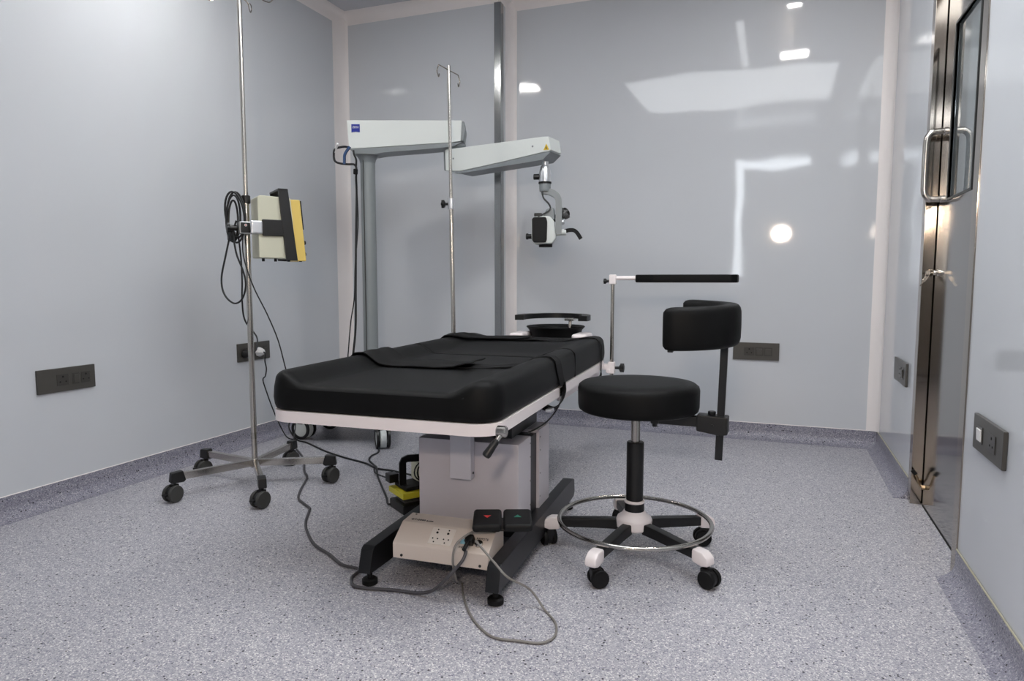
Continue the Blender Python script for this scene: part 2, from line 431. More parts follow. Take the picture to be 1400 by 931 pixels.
# ---- door behind the camera (seen only as a reflection in the glossy back wall)
d2 = bpy.data.objects.new('door_2', None); COL.objects.link(d2); d2['kind'] = 'structure'; d2.location = (-0.04, YF, 0)
b = BM(); box(b, (-.37, -.09, .004), (.40, -.05, 2.30), .003); box(b, (.405, -.10, 0), (.458, -.03, 2.398), .002); obj('door_leaf', b, 'doorgrey', d2)
b = BM(); box(b, (-.60, -.62, .9), (.60, -.60, 2.55)); box(b, (-.6, -.6, 0), (-.59, -.3, .05))
pn = obj('added_glow_panel', b, 'gap_glow', d2); pn['label'] = 'added glowing panel beyond the door gap'  # glowing panel added out of view so the door gap reflects as bright strips
b = BM(); cyl(b, (.30, -.05, 1.0), (.30, 0.0, 1.0), .012); tube(b, [(.30, .0, 1.0), (.2, .0, 1.0)], .009, 10, 0); obj('door_handle', b, 'nickel', d2)

# ---- ceiling lights
def ceiling_light(x, y, label, sx=.10, sy=.085):
    t = thing('ceiling_light', label, 'light', (x, y, H), 0, 'square ceiling lights')
    b = BM()
    for lo, hi in (((-sx - .012, -sy - .012, -.012), (sx + .012, -sy, 0)), ((-sx - .012, sy, -.012), (sx + .012, sy + .012, 0)), ((-sx - .012, -sy, -.012), (-sx, sy, 0)), ((sx, -sy, -.012), (sx + .012, sy, 0))): box(b, lo, hi)
    obj('frame', b, 'white', t)
    b = BM(); box(b, (-sx, -sy, -.008), (sx, sy, -.0005)); obj('diffuser', b, 'led', t)
    return t
for x, y, lb in ((0.08, 2.41, 'small square white LED light on the ceiling nearest the steel door'), (-2.10, 2.24, 'small square white LED light on the ceiling above the drip stand'),
                 (0.06, 3.37, 'small square white LED light on the ceiling closest to the back wall')):
    ceiling_light(x, y, lb, *((.04, .035) if y > 3 else (.10, .085)))
def wide_panel(x0, x1, y0, y1, label):
    t = thing('diffuser_panel', label, 'light', ((x0 + x1) / 2, (y0 + y1) / 2, H), 0, 'wide ceiling diffusers')
    a, c = (x1 - x0) / 2, (y1 - y0) / 2; f = .02
    b = BM()
    for lo, hi in (((-a - f, -c - f, -.015), (a + f, -c, 0)), ((-a - f, c, -.015), (a + f, c + f, 0)), ((-a - f, -c, -.015), (-a, c, 0)), ((a, -c, -.015), (a + f, c, 0))): box(b, lo, hi)
    obj('frame', b, 'white', t)
    b = BM(); box(b, (-a, -c, -.009), (a, c, -.0005)); obj('diffuser', b, 'panel', t)
wide_panel(-1.25, 0.42, 0.85, 2.15, 'wide softly glowing air diffuser panel over the operating table')
wide_panel(-0.29, -0.24, 2.22, 3.25, 'narrow strip light on the ceiling running towards the back wall')

# ---- warm work lamp on a stand behind the camera
wl = thing('work_lamp', 'round warm work lamp on a thin tripod behind the camera', 'lamp', (0.03, -0.5, 0))
b = BM(); cyl(b, (0, 0, 0.3), (0, 0, 1.36), .01); obj('pole', b, 'black', wl)
for k in range(3):
    a = 2 * PI * k / 3 + .5; b = BM(); tube(b, [(0, 0, .42), (.3 * math.cos(a), .3 * math.sin(a), .008)], .008, 8, 0); obj('leg', b, 'black', wl)
b = BM(); lathe(b, [(.03, -.06), (.06, -.05), (.088, 0), (.088, .01), (.08, .01)], 28, T(0, 0, 1.42, rx=-PI / 2)); obj('lamp_shade', b, 'black', wl)
b = BM(); lathe(b, [(.079, .006), (.079, .012)], 28, T(0, 0, 1.42, rx=-PI / 2)); obj('lens', b, 'lamp', wl)

# ================================================================== SOCKET PLATES
def hole(bm, x, z, r, y=-.0005, seg=12):
    cyl(bm, (x, y, z), (x, y - .0012, z), r, seg=seg)
def socket_plate(name, label, loc, rotz, wd, ht, modules):
    t = thing(name, label, 'socket', loc, rotz, 'charcoal wall socket plates')
    b = BM(); box(b, (-wd / 2, -.011, -ht / 2), (wd / 2, -.0005, ht / 2), .002); obj('cover_plate', b, 'plate', t)
    for kind, x, mw in modules:
        if kind == 'socket':
            b = BM(); box(b, (x - mw / 2, -.0130, -ht * .24), (x + mw / 2, -.0115, ht * .24), .0007, 1); s = obj('socket_module', b, 'module', t)
            b = BM(); hole(b, x, ht * .13, .004, -.0125); hole(b, x - .012, -ht * .08, .003, -.0125); hole(b, x + .012, -ht * .08, .003, -.0125); obj('pin_holes', b, 'hole', s)
        else:
            b = BM(); box(b, (x - mw / 2, -.0130, -ht * .24), (x + mw / 2, -.0115, ht * .24), .0007, 1); s = obj('switch_module', b, 'module', t)
            b = BM(); box(b, (x - mw * .36, -.0165, -ht * .17), (x + mw * .36, -.0125, ht * .17), .001, 1, T(rx=R(3))); obj('switch_rocker', b, 'paper' if kind == 'white' else 'plate', s)
            if kind == 'white': s['label'] = 'module with a white switch rocker'
    return t
socket_plate('socket_plate', 'long charcoal socket plate low on the left wall, left of the drip stand', (XL, 1.915, .497), PI / 2, .242, .095, [('socket', -.02, .05), ('switch', .015 + .02, .03), ('socket', .078, .04)])
socket_plate('socket_plate', 'charcoal socket plate on the left wall behind the drip stand, with two plugs in it', (XL, 2.981, .504), PI / 2, .246, .098, [('socket', -.08, .05), ('switch', -.035, .03), ('socket', .027, .05), ('switch', .08, .03)])
socket_plate('socket_plate', 'charcoal socket plate on the back wall, right of the stool backrest', (-.084, YB2, .495), 0, .243, .097, [('socket', -.035, .055), ('switch', .018, .042), ('switch', .064, .042)])
socket_plate('socket_plate', 'charcoal socket plate on the right wall between the back corner and the door', (XR, 3.415, .492), -PI / 2, .29, .1, [('socket', .02, .055), ('switch', .08, .04)])
socket_plate('socket_plate', 'charcoal socket plate with a white switch on the right wall beside the door', (XR, 2.074, .483), -PI / 2, .262, .096, [('white', -.062, .05), ('socket', .045, .06)])
# plugs
pg = thing('power_plug', 'white plug in the socket behind the drip stand', 'plug', (XL + .0145, 3.008, .498), PI / 2)
b = BM(); lathe(b, [(.026, .0), (.026, -.012), (.017, -.03), (.012, -.036)], 8, T(rx=-PI / 2)); obj('plug_body', b, 'paper', pg)
b = BM(); tube(b, [(0, -.034, 0), (-.003, -.045, -.004), (-.006, -.05, -.02), (-.004, -.045, -.05), (-.0, -.05, -.09), (-.01, -.05, -.13), (-.03, -.05, -.15), (-.015, -.06, -.22), (.02, -.06, -.30), (.05, -.08, -.40), (.07, -.12, -.485), (.08, -.18, -.4915)], .0035, 8); obj('plug_cord', b, 'cable', pg)
pg = thing('power_plug', 'black plug in the socket behind the drip stand pole', 'plug', (XL + .0145, 2.901, .498), PI / 2)
b = BM(); lathe(b, [(.024, 0), (.024, -.014), (.014, -.034), (.009, -.04)], 10, T(rx=-PI / 2)); obj('plug_body', b, 'black', pg)
b = BM(); cyl(b, (0, -.038, 0), (0, -.052, 0), .005); obj('strain_relief', b, 'cable', pg)

# ================================================================== OPERATING TABLE (local u, v, z)
TX = -0.66; TY = 1.57; TA = R(2.5)
ot = thing('operating_table', 'low operating table with thick black cushion on a white frame and grey pedestal', 'operating table', (TX, TY, 0), TA)
U0, U1 = -.715, 0.0
V0, VS, V1 = .045, .95, 1.60
ZF0, ZF1, ZM = .487, .520, .632
def dish(u, v):
    """top height of the cushion"""
    def ss(a, b_, x):
        t = max(0, min(1, (x - a) / (b_ - a))); return t * t * (3 - 2 * t)
    l = ss(.05, .13, u - U0); r_ = ss(.05, .15, U1 - u)
    d = min(l, r_)
    fade = 1 - ss(1.05, 1.35, v)
    return ZM - 0.038 * d * (0.35 + 0.65 * fade)
def cushion(v0, v1, cr0, cr1):
    bm = BM(); e = .006; rr = .03
    u0, u1 = U0 + .004, U1 - .004
    def samples(a, b_, n):
        edge = [0, .002, .006, .012, .02, .03]
        mid = [edge[-1] + (b_ - a - 2 * edge[-1]) * k / n for k in range(1, n)]
        return [a + x for x in edge] + [a + x for x in mid] + [b_ - x for x in reversed(edge)]
    us = samples(u0, u1, 36); vs_ = samples(v0, v1, max(10, int((v1 - v0) / .022)))
    def corner(u, v):
        # pull grid points into the rounded plan outline
        for (cu, su) in ((u0, 1), (u1, -1)):
            for (cv, sv, cr) in ((v0, 1, cr0), (v1, -1, cr1)):
                if cr <= 0: continue
                x = (u - cu) * su; y = (v - cv) * sv
                if x < cr and y < cr:
                    dx, dy = cr - x, cr - y; m_ = max(dx, dy)
                    L = math.hypot(dx, dy)
                    if L > 1e-9:
                        k = m_ / L; dx *= k; dy *= k
                    u = cu + su * (cr - dx); v = cv + sv * (cr - dy)
                    return u, v, cr - m_
        return u, v, min(u - u0, u1 - u, v - v0 if cr0 > 0 else (v - v0) * 2.5, v1 - v if cr1 > 0 else (v1 - v) * 2.5)
    grid = []
    for v in vs_:
        row = []
        for u in us:
            a, c, d = corner(u, v); d = max(d, 0)
            drop = 0 if d >= rr else rr - math.sqrt(max(0, rr * rr - (rr - d) ** 2))
            row.append(bm.verts.new((a, c, dish(a, c) - drop)))
        grid.append(row)
    nu, nv = len(us), len(vs_)
    for j in range(nv - 1):
        for i in range(nu - 1): bm.faces.new((grid[j][i], grid[j][i + 1], grid[j + 1][i + 1], grid[j + 1][i]))
    loop = [grid[0][i] for i in range(nu)] + [grid[j][-1] for j in range(1, nv)] + [grid[-1][i] for i in range(nu - 2, -1, -1)] + [grid[j][0] for j in range(nv - 2, 0, -1)]
    prev = loop; cu, cv = (u0 + u1) / 2, (v0 + v1) / 2
    for z, off in ((.585, .0025), (.555, .004), (.535, .002), (ZF1 + .004, -.001), (ZF1 + .0005, -.008)):
        ring = []
        for q in loop:
            n = Vector((0, 0, 0))
            if q.co.x < u0 + .05: n.x = -1
            if q.co.x > u1 - .05: n.x = 1
            if q.co.y < v0 + .05 and cr0 > 0: n.y = -1
            if q.co.y > v1 - .05 and cr1 > 0: n.y = 1
            ring.append(bm.verts.new((q.co.x + n.x * off, q.co.y + n.y * off, z)))
        for k in range(len(loop)):
            bm.faces.new((prev[(k + 1) % len(loop)], prev[k], ring[k], ring[(k + 1) % len(loop)]))
        prev = ring
    bm.faces.new(prev)
    return bm
c1 = obj('cushion', cushion(V0, VS - .0015, .07, 0), 'leather', ot, sharp=1.2)
c2 = obj('cushion', cushion(VS + .0015, V1, 0, .06), 'leather', ot, sharp=1.2)
# piping seams on the front corners and cushion joint
b = BM()
tube(b, [(U1 - .0015, VS, ZF1 + .005), (U1 - .0015, VS, .6), (U1 - .01, VS, ZM - .012), (U1 - .05, VS, ZM - .0015), (U1 - .15, VS, ZM - .035)], .002, 6)
obj('seam', b, 'strap', c2)
# frame: rounded rectangle ring
b = BM()
def rrect(u0, u1, v0, v1, r, n=8):
    pts = []
    for cx, cy, a0 in ((u1 - r, v0 + r, -90), (u1 - r, v1 - r, 0), (u0 + r, v1 - r, 90), (u0 + r, v0 + r, 180)):
        for k in range(n + 1):
            a = R(a0 + 90 * k / n); pts.append((cx + r * math.cos(a), cy + r * math.sin(a)))
    return pts
outer = rrect(U0, U1, V0 - .002, V1, .075); inner = rrect(U0 + .022, U1 - .022, V0 + .02, V1 - .022, .055)
n_ = len(outer)
lv_ = [[b.verts.new((p[0], p[1], z)) for p in poly] for poly, z in ((outer, ZF0), (outer, ZF1), (inner, ZF1), (inner, ZF0))]
for a, c in ((0, 1), (1, 2), (2, 3), (3, 0)):
    for k in range(n_): b.faces.new((lv_[a][k], lv_[a][(k + 1) % n_], lv_[c][(k + 1) % n_], lv_[c][k]))
bmesh.ops.bevel(b, geom=[e for e in b.edges if abs(e.verts[0].co.z - e.verts[1].co.z) < 1e-6 and len({tuple(round(x, 4) for x in v.co.xy) for v in e.verts}) == 2 and any(True for f in e.link_faces) and e.calc_face_angle(0) > 1.3], offset=.003, segments=2, affect='EDGES')
obj('frame', b, 'white', ot)
b = BM(); box(b, (U0 + .023, V0 + .03, .508), (U1 - .023, V1 - .023, .5195)); obj('support_board', b, 'blackp', ot)
# lower side rail on the head half of the right side
b = BM(); box(b, (U1 - .034, .80, .455), (U1 - .014, 1.50, .487), .003); obj('side_rail', b, 'white', ot)
b = BM(); box(b, (U0 + .014, .80, .455), (U0 + .034, 1.50, .487), .003); obj('side_rail', b, 'white', ot)
b = BM(); box(b, (U1 + .0005, .70, ZF0 + .001), (U1 + .004, .735, ZF1 - .002), .0005, 1); o = obj('rail_catch', b, 'chrome', ot)
# straps
def strap_band(path_u, v_of, width, lift=.006, taper=None):
    """cloth band lying over the cushion: path in u, v centre by function, width in v"""
    bm = BM(); rows = []
    for u in path_u:
        vc = v_of(u); row = []
        for k in range(7):
            v = vc + width * (k / 6 - .5) * (taper(u) if taper else 1)
            ed = min(u - U0, U1 - u); rr = .03
            zz = dish(u, v) - (0 if ed >= rr else rr - math.sqrt(max(0, rr * rr - (rr - max(ed, 0)) ** 2)))
            wob = .0022 * math.sin(v * 60 + u * 14) + .0016 * math.sin(u * 38)
            row.append((u, v, zz + lift + wob))
        rows.append(row)
    return bm, rows
def finish_band(bm, rows, th=.0035):
    top = [[bm.verts.new(p) for p in r_] for r_ in rows]
    bot = [[bm.verts.new((p[0], p[1], p[2] - th)) for p in r_] for r_ in rows]
    nr, nc = len(rows), len(rows[0])
    for j in range(nr - 1):
        for i in range(nc - 1):
            bm.faces.new((top[j][i], top[j][i + 1], top[j + 1][i + 1], top[j + 1][i]))
            bm.faces.new((bot[j][i], bot[j + 1][i], bot[j + 1][i + 1], bot[j][i + 1]))
    for j in range(nr - 1):
        bm.faces.new((top[j][0], top[j + 1][0], bot[j + 1][0], bot[j][0])); bm.faces.new((top[j][-1], bot[j][-1], bot[j + 1][-1], top[j + 1][-1]))
    for i in range(nc - 1):
        bm.faces.new((top[0][i], bot[0][i], bot[0][i + 1], top[0][i + 1])); bm.faces.new((top[-1][i], top[-1][i + 1], bot[-1][i + 1], bot[-1][i]))
    return bm
lin = lambda a, b_, n: [a + (b_ - a) * k / n for k in range(n + 1)]
# near strap, left half (loose end on top)
bm, rows = strap_band(lin(U0 + .002, -.27, 26), lambda u: .60 - .02 * (u + .7) + .05 * max(0, u + .45), .19, .010, lambda u: 1 - .25 * max(0, (u + .5)))
rows = [[(U0 - .007, p[1], z) for p in rows[0]] for z in (.47, .52, .57, .60)] + rows
for k, r_ in enumerate(rows[-3:]):
    rows[-3 + k] = [(p[0], p[1], p[2] + .004 * (k + 1)) for p in r_]
s1 = obj('body_strap', finish_band(bm, rows), 'strap', ot, sharp=1.3)
s1['label'] = 'loose end of the near strap lying across the cushion'
# near strap, right half
bm, rows = strap_band(lin(-.40, U1 - .002, 26), lambda u: .60 + .30 * max(0, u + .30) + .0 * u, .13, .004, lambda u: 1 - 1.1 * max(0, u + .45))
last = rows[-1]
rows += [[(U1 + .003 + .0015 * k, p[1] + .012 * k, z) for p in last] for k, z in enumerate((.60, .575, .55, .53))]
s2 = obj('body_strap', finish_band(bm, rows), 'strap', ot, sharp=1.3)
b = BM(); tube(b, [(U1 + .007, .742, .535), (U1 + .010, .735, .50), (U1 + .006, .70, .468), (U1 - .002, .63, .457), (U1 - .02, .585, .472)], 0, 4, 8, rect=(.002, .012)); obj('strap_tail', b, 'strap', s2)
b = BM(); box(b, (U1 - .012, .565, .458), (U1 + .01, .60, .468), .002); obj('strap_buckle', b, 'alu', s2)
# far strap
bm, rows = strap_band(lin(U0 + .002, U1 - .002, 40), lambda u: 1.44 + .04 * math.sin(u * 5), .10, .005, lambda u: 1 - .75 * max(0, min(1, (u + .3) / .3)))
rows = [[(U0 - .007, p[1], z) for p in rows[0]] for z in (.47, .53, .60)] + rows + [[(U1 + .005, p[1], z) for p in rows[-1]] for z in (.60, .56, .525, .47)]
s3 = obj('body_strap', finish_band(bm, rows), 'strap', ot, sharp=1.3)
bm, rows = strap_band(lin(U0 + .002, -.33, 18), lambda u: 1.34 + .2 * (u + .7), .13, .014)
rows = [[(U0 - .010, p[1], z) for p in rows[0]] for z in (.56, .60)] + rows
s4 = obj('body_strap', finish_band(bm, rows), 'strap', ot, sharp=1.3)
b = BM(); tube(b, [(U1 + .006, 1.44, .475), (U1 + .005, 1.40, .455), (U1 + .002, 1.34, .45)], 0, 4, 8, rect=(.002, .010)); obj('strap_tail', b, 'strap', s3)
# clamp lever at the foot corner
b = BM(); cyl(b, (.001, .052, .505), (.028, .052, .505), .0155, bev=.003); cyl(b, (.014, .045, .497), (.008, .032, .484), .006)
lever = obj('clamp_lever', b, 'chrome', ot)
b = BM(); lathe(b, [(.006, 0), (.009, .008), (.0105, .03), (.0115, .046), (.010, .052), (.005, .054)], 18, aim((.009, .034, .487), (-.020, .010, .440))[0]); obj('lever_grip', b, 'black', lever)
lever['label'] = 'chrome clamp with a black grip at the foot corner'
# pedestal
b = BM(); prism(b, [(-.386, .38), (-.045, .38), (-.045, .512), (-.386, .512)], .118, .388, 'xy', .003); p1 = obj('pedestal_front_shell', b, 'greypaint', ot)
b = BM(); prism(b, [(-.386, .592), (-.040, .592), (-.040, .72), (-.386, .72)], .118, .391, 'xy', .003); p2 = obj('pedestal_rear_shell', b, 'greypaint', ot)
b = BM(); box(b, (-.380, .5125, .118), (-.050, .5915, .380)); obj('pedestal_core', b, 'blackp', ot)
for z in (.16, .24, .32, .365):
    b = BM(); cyl(b, (-.0455, .504, z), (-.0435, .504, z), .0028, seg=8); obj('screw', b, 'chrome', p1)
    b = BM(); cyl(b, (-.0405, .602, z), (-.0385, .602, z), .0028, seg=8); obj('screw', b, 'chrome', p2)
b = BM(); box(b, (-.355, .44, .3915), (-.087, .722, .5075)); obj('lift_block', b, 'blackp', ot)
b = BM(); box(b, (-.262, .345, .272), (-.190, .3795, .50), .004); cb = obj('cable_bracket', b, 'greystrip', ot)
b = BM(); cyl(b, (-.1895, .362, .292), (-.1875, .362, .292), .004, seg=10); obj('bracket_screw', b, 'black', cb)
# base beams, arched: low ends, hexagonal profile
beam_prof = [(.092, .044), (.10, .075), (.112, .110), (.125, .118), (.30, .120), (.965, .120), (.992, .112), (1.00, .06), (.985, .044), (.90, .040), (.20, .040)]
for ua, ub in ((-.445, -.405), (-.05, -.01)):
    b = BM(); prism(b, beam_prof, ua, ub, 'yz', .003); bo = obj('base_beam', b, 'blackp', ot)
    for v in (.125, .955):
        um = (ua + ub) / 2
        b = BM(); lathe(b, [(.018, 0.0), (.023, .003), (.023, .016), (.018, .020), (.008, .020), (.008, .041)], 20, T(um, v, 0)); obj('levelling_foot', b, 'rubber', bo)
b = BM(); box(b, (-.4045, .38, .05), (-.0505, .74, .1175)); obj('base_plate', b, 'blackp', ot)
# control box between the beams
prof = [(.123, .092), (.123, .137), (.187, .180), (.255, .184), (.255, .092)]
b = BM(); prism(b, prof, -.347, -.0505, 'yz', .003); cbx = obj('control_box', b, 'beige', ot)
b = BM(); box(b, (-.34, .20, .06), (-.06, .379, .0915)); obj('box_bracket', b, 'blackp', ot)
sl = math.atan2(.180 - .137, .187 - .123)      # slope of the front face
def on_slope(u, s, h=0.0):
    """point on the sloped face: s = 0 at lower edge, 1 at upper"""
    v = .123 + (.187 - .123) * s; z = .137 + .043 * s
    n = Vector((0, -math.sin(sl), math.cos(sl)))
    return Vector((u, v, z)) + n * h
SM = lambda u, s, h=0: Matrix.Translation(on_slope(u, s, h)) @ Euler((sl, 0, 0)).to_matrix().to_4x4()
b = BM(); box(b, (-.036, -.028, -.0005), (.036, .028, .0022), .001, 1, SM(-.205, .52)); sp_ = obj('socket_outlet', b, 'offwhite', cbx)
b = BM()
for cx in (-.017, .017):
    for x, y, r_ in ((0, .0205, .0022), (0, .010, .0036), (-.0075, -.010, .0022), (.0075, -.010, .0022), (-.001, -.0215, .0022)):
        cyl(b, SM(-.205, .52) @ Vector((cx + x, y, .002)), SM(-.205, .52) @ Vector((cx + x, y, .0032)), r_, seg=10)
o = obj('pin_holes', b, 'hole', sp_); o['kind'] = 'stuff'
b = BM(); cyl(b, (-.327, .240, .1825), (-.327, .240, .1855), .003, seg=10); obj('screw', b, 'chrome', cbx)
for uu in (-.318, -.075):
    b = BM(); cyl(b, (uu, .1235, .103), (uu, .1205, .103), .004, seg=10); obj('screw', b, 'black', cbx)
fl = math.atan2(.006, .063)
text('printed_name', 'OT-2000 auto', .0125, 'ink', cbx, Matrix.Translation((-.290, .205, .1818)) @ Euler((fl, 0, 0)).to_matrix().to_4x4())
b = BM(); box(b, (-.011, -.006, -.0003), (.011, .010, .0006), 0, 1, SM(-.133, .40)); obj('printed_label', b, 'cyan', cbx)
text('printed_label_text', 'INPUT', .009, 'ink', cbx, SM(-.131, .18, .0005))
text('printed_label_text', 'REMOTE', .0095, 'ink', cbx, SM(-.082, .62, .0005))
b = BM(); lathe(b, [(.012, 0), (.012, .005), (.009, .008), (.007, .008)], 18, SM(-.088, .40)); obj('round_connector', b, 'nickel', cbx)
b = BM(); box(b, (-.012, -.012, 0), (.012, .012, .026), .004, 2, SM(-.113, .42)); cyl(b, on_slope(-.113, .35, .018), on_slope(-.112, -.15, .03), .006); obj('mains_connector', b, 'black', cbx)
# mains cord of the table
b = BM(); tube(b, [(-.112, .112, .146), (-.114, .095, .128), (-.135, .085, .10), (-.17, .08, .06), (-.21, .09, .025), (-.26, .10, .008), (-.32, .10, .0065), (-.38, .09, .0065), (-.45, .085, .0065), (-.49, .13, .0065), (-.50, .19, .0065), (-.57, .205, .0065), (-.65, .26, .0065), (-.75, .32, .0065), (-.85, .42, .0065), (-.91, .50, .0065), (-.965, .60, .0065), (-.985, .63, .0065), (-1.04, .67, .0065), (-1.10, .72, .0065), (-1.165, .83, .0065), (-1.24, .98, .0065), (-1.31, 1.06, .0065), (-1.45, 1.25, .0065), (-1.60, 1.40, .0065)], .0048, 8)
mc = obj('mains_cord', b, 'darkcable', ot)
# side cable at the head end
b = BM(); tube(b, [(.002, .74, .50), (.003, .725, .482), (.002, .68, .455), (-.01, .60, .425), (-.03, .53, .41), (-.05, .50, .402)], .0028, 8); obj('side_cable', b, 'cable', ot)
# headrest
hb_ = []
for ua, ub in ((-.49, -.42), (-.175, -.10)):
    b = BM(); box(b, (ua, 1.605, .606), (ub, 1.76, .633), .012, 3); box(b, (ua + .02, 1.58, .49), (ub - .02, 1.63, .60), .003); obj('head_bracket', b, 'white', ot)
b = BM(); lathe(b, [(.10, .585), (.118, .592), (.128, .61), (.135, .64), (.150, .656), (.147, .660), (.118, .650), (.10, .62), (.05, .605)], 40, T(-.30, 1.79, 0)); hc_ = obj('headrest_dish', b, 'leather', ot)
b = BM(); box(b, (-.48, 1.70, .572), (-.11, 1.80, .606), .004); obj('headrest_bar', b, 'white', hc_)
# wrist rest arc
b = BM()
arc = []
for k in range(25):
    a = R(-12 + 204 * k / 24); arc.append((-.295 + .165 * math.cos(a), 1.71 + .21 * math.sin(a), .706))
tube(b, arc, 0, 4, 2, rect=(.022, .0125)); bmesh.ops.bevel(b, geom=[e for e in b.edges if e.calc_face_angle(0) > 1.0], offset=.004, segments=2, affect='EDGES')
wr = obj('wrist_rest', b, 'black', ot)
b = BM(); cyl(b, (-.245, 1.86, .585), (-.245, 1.88, .69), .009); box(b, (-.27, 1.85, .682), (-.22, 1.92, .697), .003); obj('wrist_rest_post', b, 'pole', wr)
# armrest on its own post
AU, AV = .034, 1.545
b = BM(); cyl(b, (AU, AV, .41), (AU, AV, .885), .0088); ap = obj('armrest_post', b, 'pole', ot)
b = BM(); box(b, (AU - .016, AV - .016, .462), (AU + .016, AV + .016, .515), .004); box(b, (AU - .05, AV - .014, .478), (AU - .014, AV + .014, .505), .003); cyl(b, (AU - .012, AV - .018, .475), (AU - .012, AV - .032, .475), .010, bev=.002)
cl_ = obj('post_clamp', b, 'white', ap)
def star_knob(bm, p0, p1, r=.017):
    mx, L = aim(p0, p1)
    lathe(bm, [(.006, 0), (.007, L * .45), (r * .8, L * .55), (r, L * .65), (r, L * .9), (r * .8, L)], 12, mx)
    for k in range(5):
        a = 2 * PI * k / 5; q = mx @ Vector((r * .85 * math.cos(a), r * .85 * math.sin(a), L * .58)); q2 = mx @ Vector((r * .85 * math.cos(a), r * .85 * math.sin(a), L * .97)); cyl(bm, q, q2, r * .34, seg=10)
b = BM(); star_knob(b, (AU + .014, AV, .488), (AU + .058, AV, .488), .018); obj('clamp_knob', b, 'black', ap)
b = BM(); box(b, (AU - .016, AV - .014, .873), (AU + .016, AV + .014, .918), .005); cyl(b, (AU + .012, AV, .902), (AU + .13, AV + .012, .902), .0095); obj('elbow', b, 'white', ap)
b = BM(); star_knob(b, (AU - .014, AV, .888), (AU - .042, AV, .888), .011); obj('elbow_knob', b, 'black', ap)
b = BM(); prism(b, [(AU + .105, AV - .02), (AU + .19, AV - .045), (AU + .52, AV - .03), (AU + .545, AV - .01), (AU + .55, AV + .06), (AU + .53, AV + .09), (AU + .16, AV + .07), (AU + .105, AV + .045)], .882, .918, 'xy', .006); obj('arm_pad', b, 'leather', ap)
# drip pole clamped to the left side
PU, PV = -.748, 1.52
lean = lambda z: (PU - .012 * (z - .45), PV, z)
b = BM(); cyl(b, lean(.45), lean(1.28), .0108); dp = obj('drip_pole', b, 'pole', ot)
b = BM(); cyl(b, lean(1.27), lean(1.915), .0082); obj('upper_tube', b, 'pole', dp)
b = BM(); cyl(b, lean(1.235), lean(1.29), .0155, bev=.002); obj('height_collar', b, 'alu', dp)
b = BM(); star_knob(b, (PU - .024, PV, 1.262), (PU - .058, PV - .005, 1.262), .017); obj('collar_knob', b, 'black', dp)
b = BM(); box(b, (PU - .02, PV - .02, .47), (PU + .04, PV + .02, .53), .004); obj('pole_clamp', b, 'white', dp)
tp = Vector(lean(1.895))
hd_ = Vector((.012, .10, 0)).normalized()
for sgn in (-1, 1):
    b = BM(); q = hd_ * sgn
    tube(b, [tp, tp + q * .05, tp + q * .088, tp + q * .096 + Vector((0, 0, -.008)), tp + q * .10 + Vector((.004 * sgn, 0, -.03)), tp + q * .094 + Vector((.0, 0, -.055)), tp + q * .088 + Vector((0, 0, -.04))], .0026, 8); obj('bag_hook', b, 'steel', dp)

# ================================================================== FOOT SWITCH on the control box
FS0 = Matrix.Translation((TX, TY, 0)) @ Euler((0, 0, TA)).to_matrix().to_4x4() @ Vector((-.100, .128, 0))
fs = thing('foot_switch', 'black twin foot switch with red and green triangles resting on the table base', 'foot switch', tuple(FS0), TA + R(19))
b = BM(); box(b, (.005, .03, .1850), (.165, .128, .192), .003); obj('switch_base', b, 'black', fs)
for k, (ua, mk) in enumerate(((0, 'red'), (.087, 'green'))):
    mxp = T(ua, .0, .1925, rx=R(2))
    b = BM(); box(b, (0, 0, 0), (.082, .125, .024), .009, 3, mxp)
    pd = obj('foot_pad', b, 'rubber', fs)
    s = -1 if k == 0 else 1
    b = BM(); prism(b, [(.041 - .011, .062 - .007 * s), (.041 + .011, .062 - .007 * s), (.041, .062 + .011 * s)], .0242, .0248, 'xy', 0, mxp); obj('arrow_mark', b, mk, pd)
def keep(o, parent):
    """parent a mesh given in room coordinates to a thing"""
    mx = (Matrix.Translation(parent.location) @ parent.rotation_euler.to_matrix().to_4x4()).inverted()
    for v in o.data.vertices: v.co = mx @ v.co
    o.parent = parent
    return o
def cord(name, pts, r, m, parent, label=None, smooth=8):
    b = BM(); tube(b, pts, r, 8, smooth); o = keep(obj(name, b, m), parent)
    if label: o['label'] = label
    return o
TW = Matrix.Translation((TX, TY, 0)) @ Euler((0, 0, TA)).to_matrix().to_4x4()
lp = [tuple(TW @ Vector(p)) for p in ((-.09, .20, .192), (-.10, .165, .19), (-.118, .115, .185), (-.135, .09, .165), (-.142, .088, .12), (-.15, .13, .05))]
lp += [(-.830, 1.76, .010), (-.800, 1.705, .0045), (-.745, 1.622, .0045), (-.69, 1.56, .0045), (-.629, 1.519, .0045), (-.563, 1.525, .0045), (-.51, 1.535, .0045), (-.488, 1.575, .0045), (-.504, 1.640, .0045), (-.555, 1.70, .006), (-.60, 1.71, .05)]
lp += [tuple(TW @ Vector(p)) for p in ((.02, .085, .10), (-.02, .088, .135), (-.06, .10, .165), (-.085, .118, .175), (-.088, .142, .162))]
cord('switch_cord', lp, .0032, 'greycable', fs, 'thin grey cord looping over the floor')

